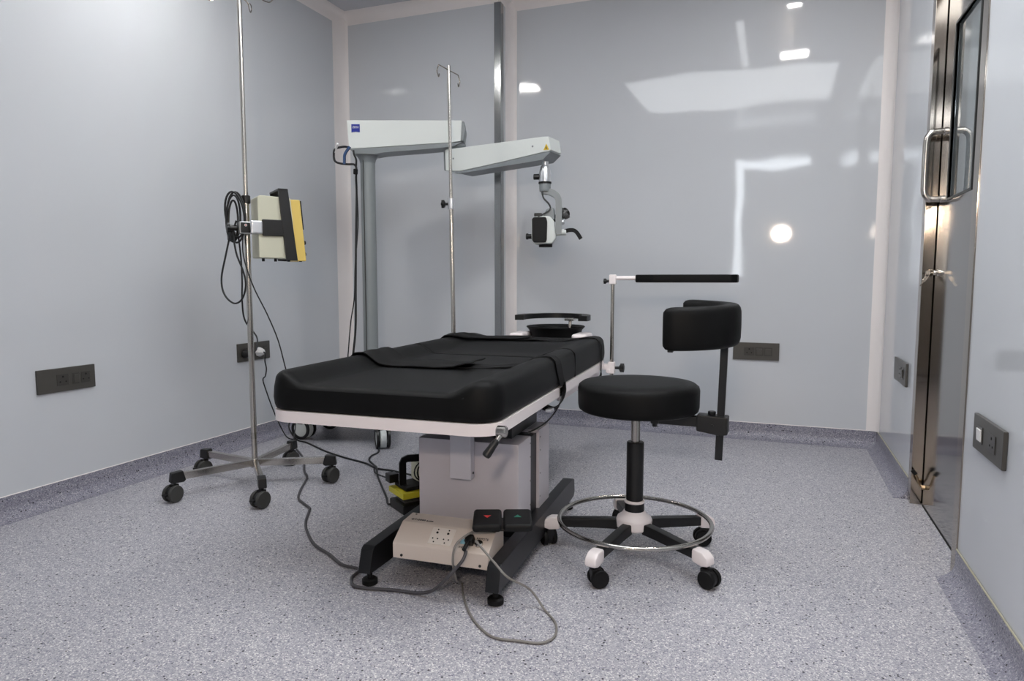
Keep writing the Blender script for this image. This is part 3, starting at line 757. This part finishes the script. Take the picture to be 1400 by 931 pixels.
# ================================================================== YELLOW FOOT PEDAL beside the pedestal
fp = thing('foot_pedal', 'yellow and black foot pedal with a carrying handle beside the table pedestal', 'foot pedal', (-1.290, 2.222, 0), R(54))
b = BM(); box(b, (.0, .0, 0), (.26, .135, .036), .006); base_ = obj('pedal_base', b, 'black', fp)
b = BM(); prism(b, [(.02, .03), (.20, .03), (.20, .115), (.02, .115)], .0365, .040, 'xy'); obj('tread_plate', b, 'darkcable', base_)
b = BM(); box(b, (.08, .01, .0365), (.25, .12, .0605), .002); obj('hinge_block', b, 'black', fp)
b = BM(); box(b, (.0, .0, .061), (.27, .14, .083), .002); obj('yellow_plate', b, 'yellow2', fp)
b = BM(); box(b, (.02, .02, .0835), (.26, .13, .100), .006); obj('upper_pedal', b, 'rubber', fp)
b = BM(); box(b, (.09, .06, .1005), (.26, .13, .178), .01); obj('rear_housing', b, 'cream', fp)
b = BM()
tube(b, [(.03, .070, .100), (.03, .070, .185), (.036, .070, .196), (.05, .070, .201), (.23, .055, .192), (.245, .055, .18), (.247, .055, .100)], 0, 4, 0, rect=(.014, .004))
obj('carry_handle', b, 'black', fp)
for k in range(3):
    b = BM(); tube(b, [(.12 + .012 * k + (.052 + .004 * k) * math.cos(a), .045 - .010 * k, .148 + (.042 + .003 * k) * math.sin(a)) for a in [2 * PI * q / 20 for q in range(20)]], .003, 6, 0, closed=True)
    obj('cable_coil', b, 'cable', fp)
b = BM(); box(b, (-.01, .105, .101), (.03, .15, .135), .003); obj('cable_plug', b, 'black', fp)

# ================================================================== DRIP STAND
def caster(parent, loc, ang, r, wid, m_hood, stem_top, name='caster', tyre='tyre', disc='black', trail=.012, brake=True):
    """twin-wheel caster; ang = heading of the axle offset (parent coordinates)"""
    mx = Matrix.Translation(loc) @ Euler((0, 0, ang)).to_matrix().to_4x4()
    b = BM()
    cyl(b, mx @ Vector((0, 0, r * 1.4)), mx @ Vector((0, 0, stem_top)), .0055)
    lathe(b, [(r * .86, -wid * .16), (r * .86, wid * .16)], 20, mx @ T(trail, 0, r, rx=PI / 2))
    box(b, (-.008, -wid * .3, r * 1.1), (trail + .006, wid * .3, r * 2.08), .003, 2, mx)
    if brake: box(b, (trail + r * .6, -wid * .22, r * .95), (trail + r * 1.32, wid * .22, r * 1.2), .002, 2, mx @ T(0, 0, 0))
    c = obj(name, b, m_hood, parent)
    for s in (-1, 1):
        b = BM(); y0 = s * wid * .2; y1 = s * wid * .5
        prof = [(r * .55, 0), (r * .97, 0), (r, abs(y1 - y0) * .25), (r, abs(y1 - y0) * .75), (r * .93, abs(y1 - y0)), (r * .7, abs(y1 - y0) * .92), (r * .2, abs(y1 - y0) * .85)]
        lathe(b, prof, 24, mx @ T(trail, y0, r, rx=-PI / 2 * s))
        obj('wheel', b, tyre, c)
    return c
IX, IY = -2.10, 2.345
iv = thing('drip_stand', 'tall stainless drip stand with four hooks on a five-legged wheeled base', 'drip stand', (IX, IY, 0))
b = BM(); cyl(b, (0, 0, .10), (0, 0, 1.245), .0122); obj('lower_tube', b, 'pole', iv)
b = BM(); cyl(b, (0, 0, 1.24), (0, 0, 2.075), .0096, bev=.003); obj('upper_tube', b, 'pole', iv)
b = BM(); cyl(b, (0, 0, 1.215), (0, 0, 1.25), .018, bev=.003); obj('height_collar', b, 'black', iv)
b = BM(); cyl(b, (0, 0, .205), (0, 0, .232), .0131); obj('collar_label', b, 'chrome', iv)
b = BM(); cyl(b, (0, 0, .078), (0, 0, .118), .020, .015, bev=.003); obj('hub', b, 'pole', iv)
cst = [35, 200, 120, 10, 150]
for k in range(5):
    a = R(28 + 72 * k); d = Vector((math.cos(a), math.sin(a), 0)); n = Vector((-d.y, d.x, 0))
    mx = Euler((0, 0, a)).to_matrix().to_4x4()
    b = BM(); box(b, (.012, -.011, .0845), (.315, .011, .1135), .002, 2, mx); lg = obj('leg', b, 'pole', iv)
    b = BM(); prism(b, [(.29, .083), (.30, .122), (.345, .118), (.350, .078), (.30, .075)], -.016, .016, 'xz', .004, mx); obj('leg_cap', b, 'black', lg)
    caster(iv, Vector((d.x * .33, d.y * .33, 0)), R((262, 250, 255, 268, 262)[k]), .0345, .048, 'black', .082)
for k, a in enumerate((21, 201, 285, 105)):
    d = Vector((math.cos(R(a)), math.sin(R(a)), 0)); n = Vector((-d.y, d.x, 0)); z = 2.062; b = BM()
    P_ = [(0, 0, z), d * .04 + Vector((0, 0, z)), d * .075 + Vector((0, 0, z - .002)), d * .10 + n * .006 + Vector((0, 0, z - .018)), d * .122 + n * .012 + Vector((0, 0, z - .022)), d * .135 + n * .014 + Vector((0, 0, z - .006)), d * .128 + n * .012 + Vector((0, 0, z + .010)), d * .11 + n * .008 + Vector((0, 0, z + .010))]
    tube(b, [tuple(p) for p in P_], .0024, 8); obj('hook', b, 'steel', iv)

# ================================================================== PUMP on the drip stand
pm = thing('infusion_pump', 'cream and yellow medical pump with black handle strap clamped to the drip stand', 'pump', (IX, IY, 0), R(52))
PX0, PX1, PZ0, PZ1, PY0, PY1 = .030, .185, .985, 1.262, -.085, .06
b = BM()
prism(b, [(PX0, .987), (PX0, 1.238), (PX0 + .01, 1.246), (PX1 - .02, 1.240), (PX1, .985)], PY0, PY1, 'xz', .004); body = obj('pump_body', b, 'cream', pm)
# vertical strap + handle over the top
b = BM()
sp0 = [(.138, .978), (.112, 1.275), (.152, 1.277), (.186, .976)]
prism(b, sp0, PY0 - .012, PY0 - .0005, 'xz', .002)
prism(b, sp0, PY1 + .0005, PY1 + .012, 'xz', .002)
box(b, (.112, PY0 - .012, 1.268), (.152, PY1 + .012, 1.277), .002)
obj('handle_strap', b, 'black', pm)
b = BM(); box(b, (.045, PY0 - .010, 1.078), (.135, PY0 - .0005, 1.146), .003); obj('cross_strap', b, 'black', pm)
b = BM(); prism(b, [(.186, .975), (.160, 1.235), (.205, 1.235), (.226, .975)], PY0 + .004, PY1 - .004, 'xz', .004); fpn = obj('front_housing', b, 'yellow', pm)
b = BM(); prism(b, [(.203, 1.13), (.205, 1.232), (.2115, 1.232), (.2205, 1.11)], PY0 + .01, PY1 - .01, 'xz', .001); obj('display', b, 'black', fpn)
b = BM()
for z in (1.005, 1.055): cyl(b, (.2215, PY0 + .03, z), (.231, PY0 + .03, z), .009, bev=.002)
obj('front_knobs', b, 'black', fpn)
b = BM()
for x in (.05, .10, .155, .205): cyl(b, (x, PY0 + .02, .972), (x, PY0 + .02, .985), .006)
obj('rubber_feet', b, 'rubber', body)
# pole clamp
b = BM(); box(b, (-.040, -.062, 1.086), (-.025, .018, 1.136), .003); box(b, (-.040, -.062, 1.086), (.029, -.014, 1.136), .003); box(b, (-.002, PY0 - .014, 1.084), (.046, PY0 - .0005, 1.140), .010, 3); clp = obj('pole_clamp', b, 'alu', pm)
b = BM(); box(b, (-.035, -.066, 1.090), (.002, -.0625, 1.132), .002); obj('clamp_badge', b, 'black', clp)
b = BM(); lathe(b, [(.0055, 0), (.0055, .001)], 12, T(-.016, -.0662, 1.121, rx=PI / 2)); obj('badge_emblem', b, 'paper', clp)
b = BM(); lathe(b, [(.003, 0), (.003, .0006)], 8, T(-.016, -.0673, 1.121, rx=PI / 2)); obj('badge_dot', b, 'red', clp)
b = BM(); cyl(b, (-.042, -.03, 1.11), (-.075, -.03, 1.11), .012, bev=.003); star_knob(b, (-.06, -.03, 1.11), (-.085, -.03, 1.11), .018); obj('clamp_screw', b, 'black', clp)

# cords on the drip stand
b = BM()
def loop(cx, cy, cz, rx_, rz_, ang, n=28, tilt=0, ph=0):
    ca, sa = math.cos(ang), math.sin(ang)
    return [(cx + ca * rx_ * math.cos(t) , cy + sa * rx_ * math.cos(t) , cz + rz_ * math.sin(t) + tilt * math.cos(t)) for t in [2 * PI * k / n + ph for k in range(n)]]
va = YAW
tube(b, loop(-2.115, 2.300, 1.155, .038, .105, va), .0042, 8, 0, closed=True)
tube(b, loop(-2.122, 2.292, 1.150, .030, .095, va, tilt=.015), .0042, 8, 0, closed=True)
tube(b, loop(-2.108, 2.286, 1.165, .040, .092, va, tilt=-.02), .0042, 8, 0, closed=True)
tube(b, loop(-2.128, 2.298, 1.14, .020, .085, va, tilt=.01), .0042, 8, 0, closed=True)
cc = keep(obj('coiled_cord', b, 'cable'), pm)
b = BM(); box(b, (-2.15, 2.28, 1.055), (-2.115, 2.30, 1.10), .008); keep(obj('cord_plug', b, 'black'), pm)
cord('hanging_loop', [(-2.118, 2.270, 1.09), (-2.135, 2.257, 1.0), (-2.150, 2.243, .90), (-2.137, 2.242, .835), (-2.100, 2.252, .798), (-2.068, 2.264, .812), (-2.054, 2.275, .865), (-2.064, 2.277, .925), (-2.095, 2.273, 1.005), (-2.108, 2.275, 1.09), (-2.10, 2.285, 1.14)], .0038, 'cable', pm)
cord('hanging_cord', [(-2.118, 2.31, 1.10), (-2.112, 2.316, 1.0), (-2.105, 2.312, .9), (-2.107, 2.31, .80), (-2.108, 2.325, .72), (-2.16, 2.45, .64), (-2.40, 2.72, .56), (-2.55, 2.88, .52), (-2.595, 2.901, .50)], .0035, 'cable', pm)
cord('slanting_cord', [(-2.112, 2.335, 1.09), (-2.101, 2.32, .996), (-2.065, 2.33, .871), (-2.02, 2.36, .747), (-1.985, 2.38, .638), (-1.97, 2.40, .529), (-2.02, 2.50, .40), (-2.20, 2.75, .20), (-2.38, 2.95, .03), (-2.42, 3.0, .006), (-2.36, 2.92, .006)], .0028, 'cable', pm)

# ================================================================== SURGICAL MICROSCOPE
ms = thing('surgical_microscope', 'pale floor-standing surgical microscope with a two-part arm behind the operating table', 'microscope', (-2.06, 3.225, 0), YAW)
b = BM(); box(b, (-.36, -.10, .115), (.10, .34, .165), .015, 3); obj('base', b, 'scopegrey', ms)
b = BM(); cyl(b, (0, 0, .165), (0, 0, 1.60), .0395, seg=36); colm = obj('column', b, 'column', ms)
b = BM(); tube(b, [(-.016, -.0375, .17), (-.016, -.0375, 1.57)], 0, 4, 0, rect=(.0022, .0022)); obj('cable_channel', b, 'gasket', colm)
# upper arm
def arm_mesh(x0, x1, prof_bot, top, wd, bev=.012, nose=.0):
    bm = BM()
    prism(bm, prof_bot + [(x1, top), (x0, top)], -wd / 2, wd / 2, 'xz', bev); return bm
b = arm_mesh(-.092, .512, [(-.084, 1.582), (-.07, 1.580), (.10, 1.590), (.30, 1.603), (.46, 1.612), (.505, 1.620)], 1.727, .135, .004); ua_ = obj('upper_arm', b, 'scope', ms)
b = BM(); lathe(b, [(.040, 1.515), (.044, 1.532), (.054, 1.548), (.066, 1.560)], 36); obj('arm_collar', b, 'scopegrey', ua_)
b = BM(); prism(b, [(-.082, 1.5795), (-.055, 1.556), (.05, 1.553), (.10, 1.562), (.20, 1.570), (.30, 1.577), (.46, 1.592), (.512, 1.6155), (.46, 1.6110), (.30, 1.6020), (.10, 1.5890)], -.065, .065, 'xz', 0); obj('arm_underside', b, 'scopegrey', ua_)
b = BM(); prism(b, [(.490, 1.622), (.50, 1.724), (.523, 1.724), (.530, 1.68), (.520, 1.622)], -.060, .060, 'xz', .006); obj('arm_end_cap', b, 'scopegrey', ua_)
b = BM(); box(b, (-.068, -.0690, 1.668), (-.024, -.0676, 1.706)); badge = obj('logo_badge', b, 'blue', ua_)
b = BM(); prism(b, [(-.068, 1.6675), (-.024, 1.6675), (-.024, 1.664), (-.046, 1.6665), (-.068, 1.664)], -.0690, -.0676, 'xz'); obj('badge_edge', b, 'blue', ua_)
text('badge_letters', 'ZEISS', .0145, 'paper', ua_, Matrix.Translation((-.046, -.0693, 1.690)) @ Euler((PI / 2, 0, 0)).to_matrix().to_4x4())
badge['label'] = 'small dark blue square badge with white letters'
b = BM(); lathe(b, [(.030, 1.582), (.040, 1.588), (.050, 1.602), (.050, 1.613)], 32, T(.478, 0, 0)); obj('pivot_joint', b, 'scopegrey', ms)
# spring arm
A2 = Matrix.Translation((.478, 0, 0)) @ Euler((0, 0, R(-29))).to_matrix().to_4x4()
b = BM(); prism(b, [(-.03, 1.470), (.06, 1.462), (.30, 1.487), (.545, 1.517), (.575, 1.517), (.590, 1.525), (.578, 1.590), (.545, 1.592), (-.035, 1.581)], -.062, .062, 'xz', .004, A2); sa = obj('spring_arm', b, 'scope', ms)
b = BM(); prism(b, [(.0, 1.4660), (.06, 1.450), (.30, 1.466), (.50, 1.478), (.545, 1.482), (.588, 1.516), (.545, 1.5160), (.30, 1.4860), (.06, 1.4610)], -.060, .060, 'xz', 0, A2); obj('spring_arm_underside', b, 'scopegrey', sa)
b = BM(); prism(b, [(-.050, 1.475), (-.052, 1.575), (-.036, 1.580), (-.031, 1.472)], -.050, .050, 'xz', .005, A2); obj('spring_arm_cap', b, 'scopegrey', sa)
wt = A2 @ T(.566, -.0635, 1.5265)
b = BM(); prism(b, [(-.015, 0), (.015, 0), (0, .030)], -.001, .0, 'xz', 0, wt); wtr = obj('warning_triangle', b, 'warn', sa)
b = BM(); prism(b, [(-.0035, .0045), (.0035, .0045), (.001, .02), (-.001, .02)], -.0017, -.0012, 'xz', 0, wt); obj('warning_symbol', b, 'ink', sa)
b = BM(); cyl(b, A2 @ Vector((.49, -.0625, 1.55)), A2 @ Vector((.49, -.0635, 1.55)), .005, seg=12); cyl(b, A2 @ Vector((.02, -.0625, 1.53)), A2 @ Vector((.02, -.0635, 1.53)), .005, seg=12); obj('arm_screws', b, 'scopegrey', sa)
# suspended head, local frame with origin on the hub axis
HM = A2 @ T(.528, 0, 0) @ Euler((0, 0, R(29 - 6))).to_matrix().to_4x4()
b = BM(); lathe(b, [(.017, 1.50), (.017, 1.462), (.022, 1.455), (.030, 1.425), (.031, 1.382)], 32, HM); hub = obj('head_hub', b, 'alu', ms)
b = BM(); lathe(b, [(.0325, 1.382), (.0325, 1.373)], 32, HM); obj('hub_ring', b, 'rubber', hub)
b = BM(); cyl(b, HM @ Vector((-.026, 0, 1.408)), HM @ Vector((-.058, 0, 1.408)), .0145, bev=.003); obj('hub_knob', b, 'black', hub)
b = BM(); lathe(b, [(.029, 1.373), (.029, 1.35), (.027, 1.335)], 32, HM)
bp_ = [HM @ Vector(p) for p in ((-.018, 0, 1.338), (.02, 0, 1.334), (.05, 0, 1.320), (.066, 0, 1.300), (.070, 0, 1.27), (.070, 0, 1.2), (.070, 0, 1.120))]
tube(b, bp_, 0, 4, 5, rect=(.018, .0155)); bmesh.ops.bevel(b, geom=[e for e in b.edges if len(e.link_faces) == 2 and e.calc_face_angle(0) > 1.2], offset=.003, segments=2, affect='EDGES')
br = obj('suspension_bracket', b, 'scopegrey', ms)
b = BM(); cyl(b, HM @ Vector((.05, 0, 1.13)), HM @ Vector((.108, 0, 1.133)), .0155, bev=.002); obj('tilt_axle', b, 'scope', br)
b = BM(); tube(b, [HM @ Vector(p) for p in ((.10, -.002, 1.137), (.125, -.004, 1.142), (.148, -.006, 1.140), (.165, -.008, 1.125), (.182, -.01, 1.098))], 0, 4, 5, rect=(.008, .0095)); obj('grip_handle', b, 'rubber', br)
# optical head body
oct_ = [(-.062, 1.085), (-.066, 1.18), (-.052, 1.207), (.026, 1.210), (.050, 1.185), (.058, 1.10), (.040, 1.072), (-.045, 1.070)]
b = BM(); prism(b, oct_, -.06, .05, 'xz', .010, HM); hdb = obj('optical_head', b, 'scope', ms)
b = BM(); prism(b, [(-.058, 1.088), (-.060, 1.195), (-.050, 1.203), (.010, 1.203), (.016, 1.18), (.014, 1.088), (.008, 1.078), (-.05, 1.078)], -.074, -.058, 'xz', .006, HM); obj('front_cover', b, 'rubber', hdb)
b = BM(); lathe(b, [(.034, 1.058), (.034, 1.073)], 28, HM @ T(.005, 0, 0)); obj('objective_lens', b, 'rubber', hdb)
b = BM(); cyl(b, HM @ Vector((-.062, 0, 1.112)), HM @ Vector((-.092, 0, 1.112)), .0125, bev=.002); cyl(b, HM @ Vector((-.082, 0, 1.112)), HM @ Vector((-.095, 0, 1.112)), .0155, bev=.002); obj('side_knob', b, 'black', hdb)
b = BM(); prism(b, [(-.01, 1.205), (.012, 1.25), (.048, 1.252), (.052, 1.19)], -.03, .05, 'xz', .008, HM); obj('rear_housing', b, 'scopegrey', hdb)
b = BM(); box(b, (-.052, -.035, 1.2085), (-.012, -.005, 1.226), .004, 2, HM); obj('release_lever', b, 'black', hdb)
b = BM(); cyl(b, HM @ Vector((.082, .03, 1.218)), HM @ Vector((.108, .05, 1.238)), .021, .026, bev=.003); cyl(b, HM @ Vector((.045, .02, 1.20)), HM @ Vector((.084, .03, 1.22)), .017); ey = obj('eyepiece', b, 'black', hdb)
b = BM(); lathe(b, [(.027, -.012), (.031, .0), (.033, .014)], 24, HM @ Matrix.Translation((.095, .04, 1.226)) @ Euler((0, R(50), 0)).to_matrix().to_4x4(), cap=False); obj('eyecup', b, 'clear', ey)
b = BM(); cyl(b, HM @ Vector((.07, .03, 1.182)), HM @ Vector((.095, .035, 1.188)), .014, bev=.003); obj('eyepiece_ring', b, 'alu', ey)
b = BM(); tube(b, [HM @ Vector(p) for p in ((-.012, -.02, 1.332), (-.005, -.028, 1.30), (.02, -.03, 1.272), (.030, -.032, 1.25), (.018, -.04, 1.232), (-.02, -.05, 1.21), (-.035, -.06, 1.195))], .0042, 8, 6); obj('head_cable', b, 'cable', hdb)
# casters of the microscope
def scope_caster(x, y, ang):
    mx = Matrix.Translation((x, y, 0)) @ Euler((0, 0, ang)).to_matrix().to_4x4()
    b = BM(); cyl(b, mx @ Vector((0, 0, .105)), mx @ Vector((0, 0, .126)), .02); box(b, (-.03, -.036, .098), (.03, .036, .115), .004, 2, mx)
    c = obj('caster', b, 'black', ms)
    for s_ in (-1, 1):
        b = BM(); box(b, (-.018, s_ * .030 - .006, .088), (.018, s_ * .030 + .006, .112), .003, 2, mx)
        lathe(b, [(.044, -.005), (.058, -.006), (.058, .006), (.044, .005), (.044, -.005)], 28, mx @ T(0, s_ * .030, .0595, rx=PI / 2), cap=False); obj('side_cheek', b, 'black', c)
        b = BM(); lathe(b, [(.044, 0), (.042, .005), (.01, .006)], 24, mx @ T(0, s_ * .0275, .0595, rx=-PI / 2 * s_)); obj('wheel_disc', b, 'scope', c)
    b = BM(); lathe(b, [(.035, -.0165), (.052, -.0165), (.0555, -.012), (.0555, .012), (.052, .0165), (.035, .0165)], 28, mx @ T(0, 0, .0565, rx=PI / 2)); obj('tyre', b, 'scope', c)
for x, y, a in ((-.40, .06, R(-22)), (.085, -.16, R(-72)), (-.33, .33, R(30)), (.09, .32, R(60))): scope_caster(x, y, a)
b = BM(); box(b, (.04, -.20, .126), (.13, -.09, .155), .008); box(b, (-.44, .02, .126), (-.33, .12, .155), .008); box(b, (.04, .28, .126), (.13, .37, .155), .008); obj('caster_mounts', b, 'scopegrey', ms)

b = BM(); tube(b, [(-2.128, 3.150, 1.592), (-2.142, 3.12, 1.590), (-2.172, 3.092, 1.575), (-2.186, 3.10, 1.545), (-2.178, 3.098, 1.515), (-2.150, 3.103, 1.502), (-2.112, 3.119, 1.498), (-2.085, 3.135, 1.497), (-2.075, 3.140, 1.475), (-2.085, 3.150, 1.43), (-2.096, 3.168, 1.34), (-2.094, 3.150, 1.10), (-2.088, 3.130, .85), (-2.088, 3.12, .63), (-2.10, 3.10, .44), (-2.11, 3.10, .25), (-2.11, 3.14, .17)], .0058, 8)
sc = keep(obj('scope_cable', b, 'cable'), ms)
b = BM(); tube(b, [(-2.10, 3.12, 1.588), (-2.125, 3.112, 1.55), (-2.128, 3.110, 1.52), (-2.126, 3.106, 1.497)], 0, 4, 6, rect=(.006, .006)); o = keep(obj('fabric_tie', b, 'bluestrap'), ms); o['label'] = 'blue fabric tie around the cable'
b = BM(); cyl(b, (-2.078, 3.137, 1.475), (-2.083, 3.142, 1.447), .012, bev=.003); keep(obj('cable_knot', b, 'rubber'), ms)
b = BM(); tube(b, [(-2.150, 3.084, 1.60), (-2.165, 3.092, 1.582), (-2.180, 3.098, 1.56)], .0066, 8, 4); o = keep(obj('cable_tag', b, 'paper'), ms); o['label'] = 'white tag on the cable loop'
cord('second_lead', [(-2.085, 3.130, 1.570), (-2.082, 3.130, 1.55), (-2.072, 3.135, 1.52), (-2.078, 3.14, 1.48)], .005, 'cable', ms, smooth=6)
cord('thin_cable', [(-2.085, 3.15, 1.43), (-2.105, 3.19, 1.2), (-2.108, 3.16, .98), (-2.108, 3.145, .80), (-2.122, 3.126, .66), (-2.130, 3.104, .47), (-2.14, 3.083, .25), (-2.16, 3.12, .17)], .0032, 'cable', ms)
cord('pedal_cable', [(-2.49, 3.06, .105), (-2.475, 3.04, .07), (-2.42, 3.03, .02), (-2.36, 3.04, .0055), (-2.16, 2.925, .0055), (-1.994, 2.852, .0055), (-1.83, 2.797, .0055), (-1.731, 2.738, .0055), (-1.64, 2.73, .0055), (-1.52, 2.70, .0055), (-1.38, 2.56, .06), (-1.28, 2.42, .16)], .0045, 'cable', fp)
cord('pedal_cable', [(-1.93, 3.10, .06), (-1.915, 3.06, .02), (-1.886, 3.00, .0055), (-1.879, 2.927, .0055), (-1.843, 2.85, .0055), (-1.77, 2.78, .0055), (-1.72, 2.72, .0155), (-1.66, 2.633, .0055), (-1.555, 2.499, .0055), (-1.46, 2.38, .0055), (-1.41, 2.31, .0055), (-1.37, 2.29, .02)], .0045, 'cable', fp)
cord('pedal_cable', [(-1.73, 2.74, .0055), (-1.72, 2.70, .012), (-1.66, 2.62, .02), (-1.56, 2.55, .03), (-1.46, 2.46, .06), (-1.41, 2.33, .115)], .0035, 'cable', fp)

# ================================================================== STOOL
SX, SY, SA = -.401, 2.165, R(-2)
st = thing('surgeon_stool', 'round black wheeled stool with curved arm backrest and chrome foot ring', 'stool', (SX, SY, 0), SA)
b = BM(); lathe(b, [(.16, .480), (.180, .482), (.188, .488), (.1905, .500), (.1915, .552), (.1885, .562), (.178, .570), (.13, .5745), (.06, .576), (.001, .5765)], 64, T(.006, 0, 0)); obj('seat', b, 'leather', st, sharp=1.2)
b = BM(); lathe(b, [(.020, .452), (.028, .462), (.036, .4795)], 24); obj('seat_mount', b, 'black', st)
b = BM(); cyl(b, (0, 0, .36), (0, 0, .460), .0145); obj('gas_lift', b, 'chrome', st)
b = BM(); cyl(b, (0, 0, .186), (0, 0, .378), .0275, bev=.002); obj('lift_cover', b, 'black', st)
b = BM(); cyl(b, (0, 0, .178), (0, 0, .187), .033, bev=.002); obj('cover_ring', b, 'white', st)
b = BM(); cyl(b, (0, 0, .138), (0, 0, .1775), .0315); obj('lower_cover', b, 'black', st)
b = BM(); lathe(b, [(.050, .092), (.056, .098), (.058, .122), (.054, .131), (.042, .139), (.0335, .152)], 40); obj('hub', b, 'white', st)
b = BM(); ringp = [(.243 * math.cos(2 * PI * k / 64), .243 * math.sin(2 * PI * k / 64), .118) for k in range(64)]; tube(b, ringp, .0072, 12, 0, closed=True); obj('foot_ring', b, 'chrome', st)
heads = (200, 70, 130, 35, -30)
for k in range(5):
    a = R(40 + 72 * k) - SA; mx = Euler((0, 0, a)).to_matrix().to_4x4(); d = Vector((math.cos(a), math.sin(a), 0))
    b = BM(); prism(b, [(.045, .086), (.045, .121), (.10, .118), (.262, .101), (.262, .072), (.10, .084)], -.0155, .0155, 'xz', .004, mx); lg = obj('leg', b, 'black', st)
    b = BM(); prism(b, [(.243, .066), (.243, .107), (.280, .105), (.300, .090), (.303, .066), (.28, .060)], -.0195, .0195, 'xz', .008, mx); obj('leg_cap', b, 'white', lg)
    caster(st, d * .280, R(heads[k]) - SA, .0275, .046, 'black', .066, tyre='rubber', trail=.016, brake=False)
# backrest assembly
b = BM(); box(b, (.055, -.013, .444), (.215, .013, .476), .002); box(b, (.050, -.018, .444), (.075, .018, .4795), .003); cyl(b, (.062, -.008, .446), (.062, -.008, .434), .008); cyl(b, (.078, -.012, .462), (.078, -.026, .462), .006); obj('seat_arm', b, 'black', st)
b = BM(); prism(b, [(.192, .434), (.192, .484), (.284, .482), (.284, .428), (.262, .424)], -.026, .026, 'xz', .004); bk = obj('clamp_block', b, 'black', st)
b = BM(); cyl(b, (.235, 0, .483), (.235, 0, .495), .012, bev=.002); obj('clamp_bolt', b, 'blackp', bk)
b = BM(); cyl(b, (.240, -.026, .455), (.240, -.029, .455), .004, seg=10); obj('clamp_bolt', b, 'blackp', bk)
b = BM(); tube(b, [(.258, 0, .345), (.262, 0, .50), (.268, 0, .74)], 0, 4, 0, rect=(.0065, .011)); obj('backrest_post', b, 'blackp', st)
b = BM()
rings = []
NA, NS = 36, 20
for i in range(NA + 1):
    t = i / NA; a = R(-98 + 196 * t)
    cx, cy = (.125 + .160 * math.cos(a) if math.cos(a) > 0 else .125 + .08 * math.cos(a)), .175 * math.sin(a)
    # outward normal
    nx, ny = math.cos(a), math.sin(a); L = math.hypot(nx, ny); nx /= L; ny /= L
    e = min(t, 1 - t) * NA
    k = 1 if e >= 3 else math.sin(PI / 2 * (0.18 + .82 * e / 3))
    zc = .762 + .014 * (t - .5); hh = .063 * (0.80 + .2 * k); th = .028 * k
    ring = []
    for j in range(NS):
        q = 2 * PI * j / NS; c_, s_ = math.cos(q), math.sin(q)
        x = math.copysign(abs(c_) ** .62, c_) * th; z = math.copysign(abs(s_) ** .38, s_) * hh * (1 if e >= 1 else .93)
        ring.append(b.verts.new((cx + nx * x, cy + ny * x, zc + z)))
    rings.append(ring)
for r1_, r2_ in zip(rings, rings[1:]):
    for j in range(NS): b.faces.new((r1_[j], r1_[(j + 1) % NS], r2_[(j + 1) % NS], r2_[j]))
b.faces.new(rings[0]); b.faces.new(list(reversed(rings[-1])))
bkp = obj('backrest_pad', b, 'leather', st, sharp=1.4)
b = BM(); box(b, (-.008, -.008, -.008), (.008, .008, .0), .002, 2, T(.135, -.172, .697)); obj('pad_peg', b, 'black', bkp)
